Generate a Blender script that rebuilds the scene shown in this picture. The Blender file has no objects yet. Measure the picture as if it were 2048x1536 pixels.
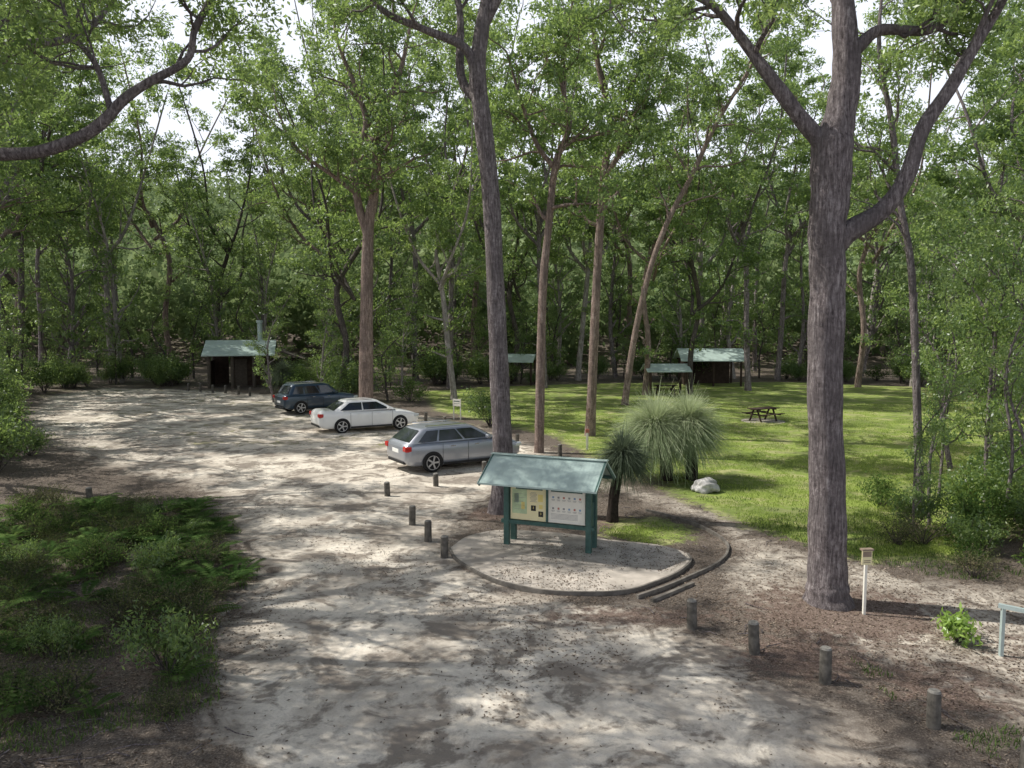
import bpy, math, random
import numpy as np
from mathutils import Vector, Matrix

random.seed(7)
RNG = np.random.default_rng(11)
scene = bpy.context.scene
COL = scene.collection

# ------------------------------------------------------------------ helpers
def norm(v):
    v = np.asarray(v, float)
    return v / (np.linalg.norm(v) + 1e-9)

def hash2(ix, iy):
    h = (ix * 374761393 + iy * 668265263) & 0xffffffff
    h = ((h ^ (h >> 13)) * 1274126177) & 0xffffffff
    return ((h ^ (h >> 16)) & 0xffff) / 65535.0

def vnoise(x, y):
    x = np.asarray(x, float); y = np.asarray(y, float)
    ix = np.floor(x).astype(np.int64); iy = np.floor(y).astype(np.int64)
    fx = x - ix; fy = y - iy
    fx = fx*fx*(3-2*fx); fy = fy*fy*(3-2*fy)
    a = hash2(ix, iy); b = hash2(ix+1, iy); c = hash2(ix, iy+1); d = hash2(ix+1, iy+1)
    return (a*(1-fx)+b*fx)*(1-fy) + (c*(1-fx)+d*fx)*fy

def fbm(x, y, o=3):
    s = 0; a = .5
    for i in range(o):
        s = s + a*vnoise(np.asarray(x)*2**i+17*i, np.asarray(y)*2**i-9*i); a *= .5
    return s/(1-.5**o)

def sdf(x, y, poly):
    x = np.asarray(x, float); y = np.asarray(y, float)
    d = np.full(x.shape, 1e9); inside = np.zeros(x.shape, bool)
    n = len(poly)
    for i in range(n):
        ax, ay = poly[i]; bx, by = poly[(i+1) % n]
        ex, ey = bx-ax, by-ay
        wx, wy = x-ax, y-ay
        t = np.clip((wx*ex+wy*ey)/(ex*ex+ey*ey), 0, 1)
        d = np.minimum(d, np.hypot(wx-ex*t, wy-ey*t))
        if ey != 0:
            c = ((ay <= y) & (y < by)) | ((by <= y) & (y < ay))
            xi = ax + (y-ay)*ex/ey
            inside ^= (c & (x < xi))
    return np.where(inside, d, -d)

ROAD = [(-2.6,2),(-3.4,9),(-4.6,12),(-5.0,15.5),(-6.8,19),(-9.0,22.5),(-14.5,26),(-20,32),(-25,40),(-30,50),(-30,57),
        (-20,54),(-13,50),(-9,44),(-3.5,39),(-.5,33),(1.5,29),(.3,24),(-1.2,20.5),(-1.6,17),(-1.0,15),(.6,13.5),(2.6,12.6),
        (3.6,11.2),(4.6,10),(5.6,8.0),(6.5,5),(6.5,2)]
PATH = [(3.9,14.6),(4.9,16.4),(4.9,18.6),(3.5,21.3),(1.5,24.5),(2.1,25.4),(4.2,22.0),(5.4,19.4),(5.8,17.0),(8.0,14.5),(12,13.7),(16,13.5),(16,12.6),(9,12.4),(7.5,9.5),(9,8),(8,7),(6.2,9.6),(4.4,12.4)]
LAWN = [(-4,42),(-6,52),(-2,58),(10,62),(24,62),(31,57),(27,36),(18,26),(13.5,20),(9.8,16.0),(7.4,15.8),(6.1,18.0),(5.0,20.8),(3.9,24.3),(3.0,28),(2.0,33),(-.5,37)]
LAWN2 = [(2.3,17.6),(3.3,16.9),(4.1,17.2),(4.3,18.3),(3.6,19.2),(2.6,19.0)]

def height(x, y):
    x = np.asarray(x, float); y = np.asarray(y, float)
    h = .10*(fbm(x*.25+3, y*.25+8)-.5) + .05*(fbm(x*.9, y*.9)-.5)
    sr = -sdf(x, y, ROAD)
    left = np.clip((-x-1)/6, 0, 1)*np.clip(sr/4, 0, 1)
    h = h + .3*left*fbm(x*.3+50, y*.3)
    r = np.clip((y-75)/110, 0, 1)
    h = h + 34*r*r*(3-2*r)*(.65+.35*fbm(x*.012+4, y*.006))
    return h

def hz(x, y):
    return float(height(np.array([x]), np.array([y]))[0])

def new_mesh(name, verts, faces, mats=(), midx=None, smooth=False, attrs=None):
    me = bpy.data.meshes.new(name)
    if isinstance(faces, np.ndarray) and isinstance(verts, np.ndarray):
        nv = len(verts); nf, k = faces.shape
        me.vertices.add(nv); me.vertices.foreach_set("co", verts.astype(np.float32).ravel())
        me.loops.add(nf*k); me.loops.foreach_set("vertex_index", faces.astype(np.int32).ravel())
        me.polygons.add(nf)
        me.polygons.foreach_set("loop_start", np.arange(0, nf*k, k, dtype=np.int32))
        me.polygons.foreach_set("loop_total", np.full(nf, k, dtype=np.int32))
        if midx is not None: me.polygons.foreach_set("material_index", np.asarray(midx, dtype=np.int32))
        me.polygons.foreach_set("use_smooth", np.full(nf, smooth, dtype=bool))
        me.update(calc_edges=True)
    else:
        me.from_pydata([tuple(v) for v in verts], [], [tuple(f) for f in faces])
        if midx is not None:
            for p, i in zip(me.polygons, midx): p.material_index = i
        if smooth:
            for p in me.polygons: p.use_smooth = True
        me.update()
    for m in mats: me.materials.append(m)
    if attrs:
        for k2, arr in attrs.items():
            a = me.attributes.new(k2, 'FLOAT', 'POINT'); a.data.foreach_set("value", np.asarray(arr, np.float32))
    return me

def link(ob, parent=None):
    COL.objects.link(ob)
    if parent is not None: ob.parent = parent
    return ob

def thing(name, label, cat, loc=(0,0,0), rz=0, group=None, mesh=None):
    ob = bpy.data.objects.new(name, mesh)
    ob.location = loc; ob.rotation_euler = (0,0,rz)
    ob["label"] = label; ob["category"] = cat
    if group: ob["group"] = group
    if mesh is None: ob.empty_display_size = .3
    return link(ob)

def part(name, mesh, parent, loc=(0,0,0), rot=(0,0,0), label=None):
    ob = bpy.data.objects.new(name, mesh)
    ob.location = loc; ob.rotation_euler = rot
    if label: ob["label"] = label
    return link(ob, parent)

def structure(name, mesh):
    ob = bpy.data.objects.new(name, mesh); ob["kind"] = "structure"
    return link(ob)

class MB:
    """small mesh builder, python lists"""
    def __init__(s): s.v=[]; s.f=[]; s.m=[]
    def add(s, vs, fs, m=0):
        b=len(s.v); s.v += [tuple(v) for v in vs]; s.f += [tuple(i+b for i in f) for f in fs]; s.m += [m]*len(fs)
    def box(s, c, d, m=0, rz=0, ry=0, rx=0):
        x,y,z=[k/2 for k in d]
        vs=[Vector(p) for p in [(-x,-y,-z),(x,-y,-z),(x,y,-z),(-x,y,-z),(-x,-y,z),(x,-y,z),(x,y,z),(-x,y,z)]]
        M = Matrix.Translation(c) @ Matrix.Rotation(rz,4,'Z') @ Matrix.Rotation(ry,4,'Y') @ Matrix.Rotation(rx,4,'X')
        s.add([M@v for v in vs], [(0,3,2,1),(4,5,6,7),(0,1,5,4),(1,2,6,5),(2,3,7,6),(3,0,4,7)], m)
    def cyl(s, c, r, h, m=0, n=16, axis='Z', r2=None, dome=0, jit=0):
        r2 = r if r2 is None else r2
        rings=[(r,0),(r2,h)]
        if dome: rings=[(r,0),(r2,h-dome),(r2*.86,h-dome*.25),(r2*.45,h)]
        vs=[]
        for (rr,zz) in rings:
            for i in range(n):
                a=2*math.pi*i/n
                k=rr*(1+jit*math.sin(a*3+zz*5))
                p=(k*math.cos(a),k*math.sin(a),zz)
                if axis=='Y': p=(p[0],p[2],p[1])
                if axis=='X': p=(p[2],p[0],p[1])
                vs.append((p[0]+c[0],p[1]+c[1],p[2]+c[2]))
        fs=[]
        for j in range(len(rings)-1):
            for i in range(n):
                a=j*n+i; b=j*n+(i+1)%n; fs.append((a,b,b+n,a+n))
        fs.append(tuple(range(n-1,-1,-1))); L=(len(rings)-1)*n; fs.append(tuple(range(L,L+n)))
        s.add(vs,fs,m)
    def mesh(s, name, mats, smooth=False, bevel=0):
        me=new_mesh(name, s.v, s.f, mats, s.m, smooth)
        import bmesh
        bm=bmesh.new(); bm.from_mesh(me)
        bmesh.ops.recalc_face_normals(bm, faces=bm.faces)
        if bevel:
            bmesh.ops.bevel(bm, geom=bm.edges[:], offset=bevel, segments=1, affect='EDGES')
        bm.to_mesh(me); bm.free()
        return me

# ------------------------------------------------------------------ materials
def mat(name):
    m = bpy.data.materials.new(name); m.use_nodes = True
    nt = m.node_tree; nt.nodes.clear()
    out = nt.nodes.new('ShaderNodeOutputMaterial')
    return m, nt, out

def N(nt, t, **kw):
    n = nt.nodes.new(t)
    for k, v in kw.items(): setattr(n, k, v)
    return n

def noise(nt, vec, scale, detail=4, rough=.55, dist=0):
    n = N(nt,'ShaderNodeTexNoise'); n.inputs['Scale'].default_value=scale
    n.inputs['Detail'].default_value=detail; n.inputs['Roughness'].default_value=rough
    n.inputs['Distortion'].default_value=dist
    if vec is not None: nt.links.new(vec, n.inputs['Vector'])
    return n.outputs['Fac']

def ramp(nt, fac, stops):
    r = N(nt,'ShaderNodeValToRGB'); e=r.color_ramp.elements
    while len(e)<len(stops): e.new(.5)
    for el,(p,c) in zip(e,stops):
        el.position=p; el.color=(c[0],c[1],c[2],1) if hasattr(c,'__len__') else (c,c,c,1)
    nt.links.new(fac, r.inputs['Fac']); return r.outputs['Color']

def mix(nt, fac, a, b, blend='MIX'):
    n=N(nt,'ShaderNodeMix',data_type='RGBA',blend_type=blend)
    for sock,val in ((n.inputs[0],fac),(n.inputs[6],a),(n.inputs[7],b)):
        if hasattr(val,'is_output'): nt.links.new(val,sock)
        elif hasattr(val,'__len__'): sock.default_value=(*val,1)
        else: sock.default_value=val
    return n.outputs[2]

def math_(nt, op, a, b=None, c=None):
    n=N(nt,'ShaderNodeMath',operation=op)
    for i,v in enumerate((a,b,c)):
        if v is None: continue
        if hasattr(v,'is_output'): nt.links.new(v,n.inputs[i])
        else: n.inputs[i].default_value=v
    return n.outputs[0]

def bsdf(nt, out, color, rough=.8, spec=.3, metal=0, bump=None, bstr=.3, bdist=.02, coat=0):
    p=N(nt,'ShaderNodeBsdfPrincipled')
    if hasattr(color,'is_output'): nt.links.new(color,p.inputs['Base Color'])
    else: p.inputs['Base Color'].default_value=(*color,1)
    if hasattr(rough,'is_output'): nt.links.new(rough,p.inputs['Roughness'])
    else: p.inputs['Roughness'].default_value=rough
    p.inputs['Specular IOR Level'].default_value=spec
    p.inputs['Metallic'].default_value=metal
    p.inputs['Coat Weight'].default_value=coat; p.inputs['Coat Roughness'].default_value=.06
    if bump is not None:
        b=N(nt,'ShaderNodeBump'); b.inputs['Strength'].default_value=bstr; b.inputs['Distance'].default_value=bdist
        nt.links.new(bump,b.inputs['Height']); nt.links.new(b.outputs[0],p.inputs['Normal'])
    nt.links.new(p.outputs[0], out.inputs[0]); return p

def simple(name, col, rough=.7, spec=.3, metal=0, var=.15, scale=8, coat=0, bstr=.0):
    m,nt,out=mat(name)
    tc=N(nt,'ShaderNodeTexCoord').outputs['Object']
    f=noise(nt,tc,scale,5)
    c=ramp(nt,f,[(.3,[k*(1-var) for k in col]),(.7,[min(1,k*(1+var)) for k in col])])
    bsdf(nt,out,c,rough,spec,metal,bump=f if bstr else None,bstr=bstr,coat=coat)
    return m

def leaf_mat(name, dark, mid, light, trans=.4, tcol=(.46,.62,.14), gloss=.075):
    m,nt,out=mat(name)
    a=N(nt,'ShaderNodeAttribute',attribute_name='tone').outputs['Fac']
    oi=N(nt,'ShaderNodeObjectInfo').outputs['Random']
    t=math_(nt,'ADD',a,math_(nt,'MULTIPLY',math_(nt,'SUBTRACT',oi,.5),.34))
    c=ramp(nt,t,[(.05,dark),(.5,mid),(.95,light)])
    p=N(nt,'ShaderNodeBsdfDiffuse'); nt.links.new(c,p.inputs['Color'])
    src=p.outputs[0]
    if gloss:
        gl=N(nt,'ShaderNodeBsdfGlossy'); gl.inputs['Roughness'].default_value=.40; gl.inputs['Color'].default_value=(.9,.92,.95,1)
        m0=N(nt,'ShaderNodeMixShader'); m0.inputs[0].default_value=gloss
        nt.links.new(p.outputs[0],m0.inputs[1]); nt.links.new(gl.outputs[0],m0.inputs[2]); src=m0.outputs[0]
    tr=N(nt,'ShaderNodeBsdfTranslucent')
    tc=mix(nt,.5,c,tcol,'MIX'); nt.links.new(tc,tr.inputs['Color'])
    ms=N(nt,'ShaderNodeMixShader'); ms.inputs[0].default_value=trans
    nt.links.new(src,ms.inputs[1]); nt.links.new(tr.outputs[0],ms.inputs[2])
    nt.links.new(ms.outputs[0],out.inputs[0]); return m

M_LEAF = leaf_mat('gum_foliage',(.042,.082,.036),(.135,.215,.074),(.32,.40,.14),.5)
M_LEAF2= leaf_mat('bush_foliage',(.032,.066,.030),(.108,.180,.060),(.27,.35,.11),.48)
M_LEAFB= leaf_mat('bright_foliage',(.09,.16,.03),(.22,.36,.06),(.36,.50,.12),.45)
M_HEATH= leaf_mat('heath_foliage',(.022,.034,.018),(.068,.090,.040),(.21,.175,.115),.25,(.3,.32,.1),0)
M_FERN = leaf_mat('fern_foliage',(.024,.052,.018),(.070,.130,.038),(.18,.26,.08),.36,(.36,.48,.12),0)
M_FAR  = leaf_mat('distant_foliage',(.075,.12,.06),(.165,.23,.105),(.32,.39,.20),.3,(.40,.5,.2),0)
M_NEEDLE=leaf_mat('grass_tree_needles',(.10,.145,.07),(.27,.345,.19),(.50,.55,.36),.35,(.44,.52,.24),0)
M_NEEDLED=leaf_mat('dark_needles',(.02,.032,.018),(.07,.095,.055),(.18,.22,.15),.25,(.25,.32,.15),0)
M_GRASS= leaf_mat('grass_blades',(.11,.155,.03),(.26,.335,.075),(.45,.51,.16),.4,gloss=0)
M_LITTER=leaf_mat('leaf_litter',(.06,.045,.035),(.16,.12,.09),(.34,.28,.22),.05,(.3,.2,.1),0)

def bark(name, c1, c2, c3, vs=1.0, bstr=.6):
    m,nt,out=mat(name)
    tc=N(nt,'ShaderNodeTexCoord').outputs['Object']
    mp=N(nt,'ShaderNodeMapping'); mp.inputs['Scale'].default_value=(9*vs,9*vs,1.2*vs)
    nt.links.new(tc,mp.inputs['Vector'])
    f=noise(nt,mp.outputs[0],2.6,9,.75,.5)
    g=noise(nt,tc,1.3,5,.6)
    k=noise(nt,tc,14,4,.7)
    ff=math_(nt,'ADD',math_(nt,'MULTIPLY',f,.75),math_(nt,'MULTIPLY',k,.25))
    c=ramp(nt,ff,[(.38,c1),(.5,c2),(.62,c3)])
    c=mix(nt,ramp(nt,g,[(.42,0.),(.64,.7)]),c,[q*.5+.02 for q in c2])
    bsdf(nt,out,c,.9,.15,bump=ff,bstr=bstr,bdist=.12)
    return m
M_BARKG = bark('grey_bark',(.055,.045,.045),(.225,.190,.188),(.49,.44,.43),bstr=1.0)
M_BARKP = bark('pink_bark',(.085,.062,.052),(.25,.185,.155),(.47,.38,.33),.7,.75)
M_BARKD = bark('dark_bark',(.035,.029,.025),(.10,.085,.075),(.23,.20,.18),bstr=.9)
M_BARKS = bark('silver_bark',(.13,.11,.10),(.32,.285,.26),(.55,.51,.47),.7,.5)

# ------------------------------------------------------------------ ground
def ground_material():
    m,nt,out=mat('forest_ground')
    pos=N(nt,'ShaderNodeNewGeometry').outputs['Position']
    sand=N(nt,'ShaderNodeAttribute',attribute_name='sand').outputs['Fac']
    grass=N(nt,'ShaderNodeAttribute',attribute_name='grass').outputs['Fac']
    mulch=N(nt,'ShaderNodeAttribute',attribute_name='mulch').outputs['Fac']
    n1=noise(nt,pos,.55,6,.6,.4); n2=noise(nt,pos,5,6,.65); n3=noise(nt,pos,38,4,.7); n4=noise(nt,pos,1.1,7,.66,.8)
    lit=ramp(nt,n3,[(.3,(.045,.036,.029)),(.5,(.128,.104,.084)),(.68,(.31,.265,.22))])
    lit=mix(nt,ramp(nt,n2,[(.35,0.),(.65,.55)]),lit,(.10,.082,.068))
    sd=ramp(nt,n2,[(.25,(.56,.50,.415)),(.5,(.70,.635,.535)),(.75,(.80,.745,.645))])
    sd=mix(nt,ramp(nt,n3,[(.55,0.),(.70,.4)]),sd,(.28,.235,.19))
    drift=math_(nt,'ADD',math_(nt,'MULTIPLY',n4,.7),math_(nt,'MULTIPLY',n2,.3))
    sd=mix(nt,ramp(nt,drift,[(.485,0.),(.56,.85)]),sd,mix(nt,.5,lit,(.22,.185,.15)))
    sd=mix(nt,ramp(nt,n1,[(.45,0.),(.58,.55)]),sd,(.27,.23,.19))
    s=math_(nt,'ADD',sand,math_(nt,'MULTIPLY',math_(nt,'SUBTRACT',n4,.5),1.5))
    s=ramp(nt,s,[(.35,0.),(.62,1.)])
    base=mix(nt,s,lit,sd)
    mu=math_(nt,'ADD',mulch,math_(nt,'MULTIPLY',math_(nt,'SUBTRACT',n2,.5),1.6))
    mu=ramp(nt,mu,[(.4,0.),(.7,.9)])
    base=mix(nt,mu,base,ramp(nt,n3,[(.3,(.05,.035,.028)),(.5,(.155,.11,.088)),(.7,(.32,.24,.20))]))
    gr=ramp(nt,n3,[(.28,(.11,.15,.03)),(.5,(.235,.305,.068)),(.72,(.37,.43,.13))])
    gr=mix(nt,ramp(nt,n4,[(.48,0.),(.60,.8)]),gr,(.40,.375,.19))
    gr=mix(nt,ramp(nt,n1,[(.45,0.),(.58,.6)]),gr,(.10,.14,.04))
    g=math_(nt,'ADD',grass,math_(nt,'MULTIPLY',math_(nt,'SUBTRACT',math_(nt,'ADD',math_(nt,'MULTIPLY',n4,.6),math_(nt,'MULTIPLY',n2,.4)),.5),1.4))
    g=ramp(nt,g,[(.38,0.),(.58,1.)])
    col=mix(nt,g,base,gr)
    hsum=math_(nt,'ADD',math_(nt,'MULTIPLY',n3,.3),math_(nt,'ADD',math_(nt,'MULTIPLY',n2,.7),math_(nt,'MULTIPLY',n1,.5)))
    bsdf(nt,out,col,.95,.12,bump=hsum,bstr=.45,bdist=.08)
    return m
M_GROUND=ground_material()

xs=np.concatenate([np.linspace(-420,-46,26)[:-1], np.arange(-46,46.01,.3), np.linspace(46,420,26)[1:]])
ys=np.concatenate([np.linspace(-60,2,14)[:-1], np.arange(2,66.01,.3), np.linspace(66,420,60)[1:]])
GX,GY=np.meshgrid(xs,ys); nx,ny=len(xs),len(ys)
gx=GX.ravel(); gy=GY.ravel(); gz=height(gx,gy)
road_d=sdf(gx,gy,ROAD); path_d=sdf(gx,gy,PATH)
lawn_d=np.maximum(sdf(gx,gy,LAWN), sdf(gx,gy,LAWN2)*1.2)
rm=np.clip(.5+road_d*.35,0,1)
# litter creeps over the outer half of the track toward the scrub
rm=rm*(1-.38*np.clip((-gx-7)/6,0,1)*(gy>17)*(gy<34))
rm=rm*(1-.45*np.clip((gx-1.0)/3,0,1)*(gy<12.5))
sandm=np.maximum(rm,np.clip(.38+path_d*.35,0,.54))
sandm=np.maximum(sandm,.25*fbm(gx*.3,gy*.3))
grassm=np.clip(.5+lawn_d*.4,0,1)
grassm=grassm*(1-.5*np.clip(1-np.hypot((gx-5)/2.2,(gy-24.2)/2.0),0,1))
grassm=np.maximum(grassm, .34*(gy>30)*(fbm(gx*.2+9,gy*.2)>.5))
def blob(cx,cy,rx,ry): return np.clip(1.25-np.hypot((gx-cx)/rx,(gy-cy)/ry),0,1)
mul=np.maximum.reduce([blob(5.7,12.9,2.3,1.8),blob(-.3,19.8,1.3,1.1),blob(4.4,11.2,1.6,1.2)*.8,blob(5.9,10.3,1.4,1.4)*.75,blob(2.6,18.9,.9,.8),blob(-5.3,11.5,1.2,3)*.5,blob(2.0,12.7,2.6,.7)*.75,blob(8.2,11.2,2,1.6)*.55])
V=np.stack([gx,gy,gz],1)
I=np.arange(nx*ny).reshape(ny,nx)
F=np.stack([I[:-1,:-1],I[:-1,1:],I[1:,1:],I[1:,:-1]],-1).reshape(-1,4)
att={'sand':sandm,'grass':grassm,'mulch':mul}
structure('ground',new_mesh('ground',V,F,[M_GROUND],smooth=True,attrs=att))
def sheet(name,dist,lift):
    fm=dist[F].min(1)>0
    f=F[fm]; u,inv=np.unique(f,return_inverse=True)
    v=V[u].copy(); v[:,2]+=lift
    structure(name,new_mesh(name,v,inv.reshape(f.shape),[M_GROUND],smooth=True,attrs={k:a[u] for k,a in att.items()}))
sheet('dirt_road',road_d,.004)
sheet('footpath',np.where(road_d>-.3,-1,path_d),.004)
sheet('lawn',np.where(path_d>-.3,-1,lawn_d),.005)

# ------------------------------------------------------------------ vegetation machinery
def resample(pts, rad, sub=5):
    P=np.array(pts,float); R=np.array(rad,float)
    Q=np.vstack([2*P[0]-P[1],P,2*P[-1]-P[-2]])
    o=[];ro=[]
    for i in range(len(P)-1):
        p0,p1,p2,p3=Q[i],Q[i+1],Q[i+2],Q[i+3]
        for k in range(sub):
            t=k/sub
            o.append(.5*((2*p1)+(-p0+p2)*t+(2*p0-5*p1+4*p2-p3)*t*t+(-p0+3*p1-3*p2+p3)*t**3))
            ro.append(R[i]*(1-t)+R[i+1]*t)
    o.append(P[-1]); ro.append(R[-1])
    return np.array(o),np.array(ro)

def tube(P,R,sides=8,jit=.0,rng=RNG):
    n=len(P)
    T=np.gradient(P,axis=0); T/= (np.linalg.norm(T,axis=1,keepdims=True)+1e-9)
    u=np.cross(T[0],[0.3,1,0.1])
    if np.linalg.norm(u)<.1: u=np.cross(T[0],[1,0,0])
    u=norm(u)
    ang=np.linspace(0,2*np.pi,sides,endpoint=False)
    V=np.zeros((n,sides,3))
    ph=rng.random()*6
    for i in range(n):
        u=norm(u-T[i]*np.dot(u,T[i])); w=np.cross(T[i],u)
        r=R[i]
        rr=r*(1+jit*(np.sin(ang*2+ph+i*.35)+.6*np.sin(ang*5+ph*2-i*.5)+.5*np.sin(ang*9+ph*3))) if jit else np.full(sides,r)
        if jit: rr=rr*(1+jit*.9*math.sin(i*1.3+ph))
        V[i]=P[i]+np.outer(np.cos(ang)*rr,u)+np.outer(np.sin(ang)*rr,w)
    I=np.arange(n*sides).reshape(n,sides)
    F=np.stack([I[:-1],np.roll(I,-1,1)[:-1],np.roll(I,-1,1)[1:],I[1:]],-1).reshape(-1,4)
    return V.reshape(-1,3),F

class Veg:
    def __init__(s,seed): s.t=[]; s.tips=[]; s.rng=np.random.default_rng(seed)
    def branch(s,st,d,L,r,level,maxl,up=.25,ch=(5,4,3),wig=.26,keep=True):
        rng=s.rng; n=5; p=np.array(st,float); d=norm(d); pts=[p]
        for i in range(n):
            d=norm(d+rng.normal(0,wig,3)+np.array([0,0,up*.3])); p=p+d*L/n; pts.append(p)
        rad=np.linspace(r,r*.35,n+1)
        s.t.append((np.array(pts),rad,6 if r>.05 else 4))
        if level>=maxl:
            s.tips.append(pts[-1]); s.tips.append(pts[-3]+rng.normal(0,.15,3))
            return
        s.kids(pts,rad,L,level,maxl,up,ch,.3)
    def kids(s,pts,rad,L,level,maxl,up,ch,f0):
        rng=s.rng; nc=ch[min(level,len(ch)-1)]; n=len(pts)-1
        for k in range(nc+1):
            f=f0+(1-f0)*(k+rng.random()*.6)/nc if k<nc else 1.0
            f=min(f,1.0); i=min(int(f*n),n-1); tt=f*n-i
            p=np.array(pts[i])*(1-tt)+np.array(pts[i+1])*tt
            d=norm(np.array(pts[i+1])-np.array(pts[i]))
            a=rng.random()*2*math.pi; u=norm(np.cross(d,[.21,.9,.3])); w=np.cross(d,u)
            ang=math.radians(rng.uniform(30,68)) if k<nc else .2
            dd=d*math.cos(ang)+(u*math.cos(a)+w*math.sin(a))*math.sin(ang)
            dd[2]=dd[2]*.75+.12
            rr=(rad[i]*(1-tt)+rad[i+1]*tt)*(.55 if k<nc else .9)
            s.branch(p,dd,L*rng.uniform(.42,.68),max(rr,.008),level+1,maxl,up,ch)
    def limb(s,pts,rad,kidsfrom=.4,nk=5,kl=None,level=0,maxl=2,up=.25,ch=(5,4,3),sides=14,jit=.03,sub=5):
        P,R=resample(pts,rad,sub)
        s.t.append((P,R,sides,jit))
        if nk:
            L=kl if kl else np.linalg.norm(P[-1]-P[0])*.8
            s.kids(list(P),list(R),L,level,maxl,up,(nk,)*(level+1)+tuple(ch[level+1:]),kidsfrom)
    def trunk_mesh(s,name,m):
        vs=[];fs=[];b=0
        for t in s.t:
            v,f=tube(t[0],t[1],t[2],t[3] if len(t)>3 else 0,s.rng)
            vs.append(v); fs.append(f+b); b+=len(v)
        return new_mesh(name,np.vstack(vs),np.vstack(fs),[m],smooth=True)
    def crown_mesh(s,name,m,per=80,size=.55,l=.2,w=.085,flat=.6,extra=0,drop=0):
        T=np.array(s.tips); rng=s.rng
        if drop: T=T[rng.random(len(T))>drop]
        k=len(T); sc=size*rng.uniform(.6,1.3,k)
        idx=np.repeat(np.arange(k),per)
        n=len(idx)
        off=rng.normal(0,1,(n,3)); off/= (np.linalg.norm(off,axis=1,keepdims=True)+1e-6); off*=rng.random((n,1))**.6
        C=T[idx]+off*sc[idx][:,None]*np.array([1,1,flat])
        tone=rng.uniform(.05,.95,k)[idx]*.6+rng.random(n)*.4
        return leaves(name,C,None,l,w,tone,m,rng)

def leaves(name,C,D,l,w,tone,m,rng,S=None,raw=False):
    n=len(C)
    if D is None:
        D=rng.normal(0,1,(n,3)); D[:,2]-=.35
    D=D/(np.linalg.norm(D,axis=1,keepdims=True)+1e-9)
    if S is None: S=np.cross(D,rng.normal(0,1,(n,3)))
    S=S/(np.linalg.norm(S,axis=1,keepdims=True)+1e-9)
    ll=(l*rng.uniform(.6,1.3,n))[:,None] if np.isscalar(l) else l[:,None]
    ww=(w*rng.uniform(.7,1.3,n))[:,None] if np.isscalar(w) else w[:,None]
    v=np.stack([C-D*ll*.5,C+S*ww*.5-D*ll*.08,C+D*ll*.5,C-S*ww*.5-D*ll*.08],1).reshape(-1,3)
    f=np.arange(4*n).reshape(n,4)
    if raw: return v,f,np.repeat(tone,4)
    return new_mesh(name,v,f,[m],attrs={'tone':np.repeat(tone,4)})

def place_tree(name,label,cat,loc,trunk,crown,rz=0,s=1.0,group=None,sz=None):
    r=thing(name,label,cat,loc,rz,group); r.scale=(s,s,sz or s)
    part('trunk',trunk,r); part('crown',crown,r)
    return r

# --- generic tall gums
GUM=[]; NEAR=[]
for i in range(5):
    v=Veg(100+i); rng=v.rng
    H=rng.uniform(8,10); lean=rng.normal(0,.7,2)
    base=[(0,0,-.3),(0,0,.5),(lean[0]*.3,lean[1]*.3,H*.35),(lean[0]*.2+rng.normal(0,.25),lean[1]*.8,H*.7),(lean[0],lean[1],H)]
    v.limb(base,[.28,.20,.175,.155,.13],kidsfrom=.4,nk=5,kl=2.4,maxl=1,ch=(4,4,3),sides=10)
    top=np.array(base[-1],float)
    nl=3 if i%2 else 4
    for k in range(nl):
        a=2*math.pi*k/nl+rng.random()*.9; sp=rng.uniform(1.8,3.8)
        st=top-np.array([0,0,rng.uniform(0,3.4)]); st[:2]*= (st[2]/H)
        e=[st,st+np.array([math.cos(a)*sp*.5,math.sin(a)*sp*.5,1.8]),st+np.array([math.cos(a+.3)*sp*.85,math.sin(a+.3)*sp*.85,4.6+rng.random()]),st+np.array([math.cos(a)*sp*1.4,math.sin(a)*sp*1.4,9+rng.random()*3])]
        v.limb(e,[.12,.09,.065,.035],kidsfrom=.12,nk=7,kl=4.2,maxl=2,ch=(4,3,3),sides=7)
    tm=v.trunk_mesh('gum_trunk',[M_BARKG,M_BARKP,M_BARKD,M_BARKS,M_BARKG][i])
    cm=v.crown_mesh('gum_crown',M_LEAF,per=64,size=.70,l=.24,w=.095,flat=.48,drop=.08)
    GUM.append((tm,cm)); print('gum',i,len(v.tips))
    if i in (1,4): NEAR.append((tm,v.crown_mesh('gum_crown_fine',M_LEAF,per=110,size=.66,l=.15,w=.055,flat=.48,drop=.08)))
# --- medium trees, leafy from low down
MID=[]
for i in range(4):
    v=Veg(300+i); rng=v.rng
    H=rng.uniform(10,12.5)
    pts=[(0,0,-.2),(rng.normal(0,.3),rng.normal(0,.3),H*.3),(rng.normal(0,.7),rng.normal(0,.7),H*.65),(rng.normal(0,1),rng.normal(0,1),H)]
    v.limb(pts,[.16,.12,.075,.03],kidsfrom=.13,nk=22,kl=4.1,maxl=1,ch=(5,5,3),sides=8,up=.3)
    tm=v.trunk_mesh('mid_tree_trunk',M_BARKS if i%2 else M_BARKG)
    cm=v.crown_mesh('mid_tree_crown',M_LEAF if i%2 else M_LEAF2,per=78,size=.72,l=.20,w=.085,flat=.52)
    MID.append((tm,cm)); print('mid',i,len(v.tips))
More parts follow.
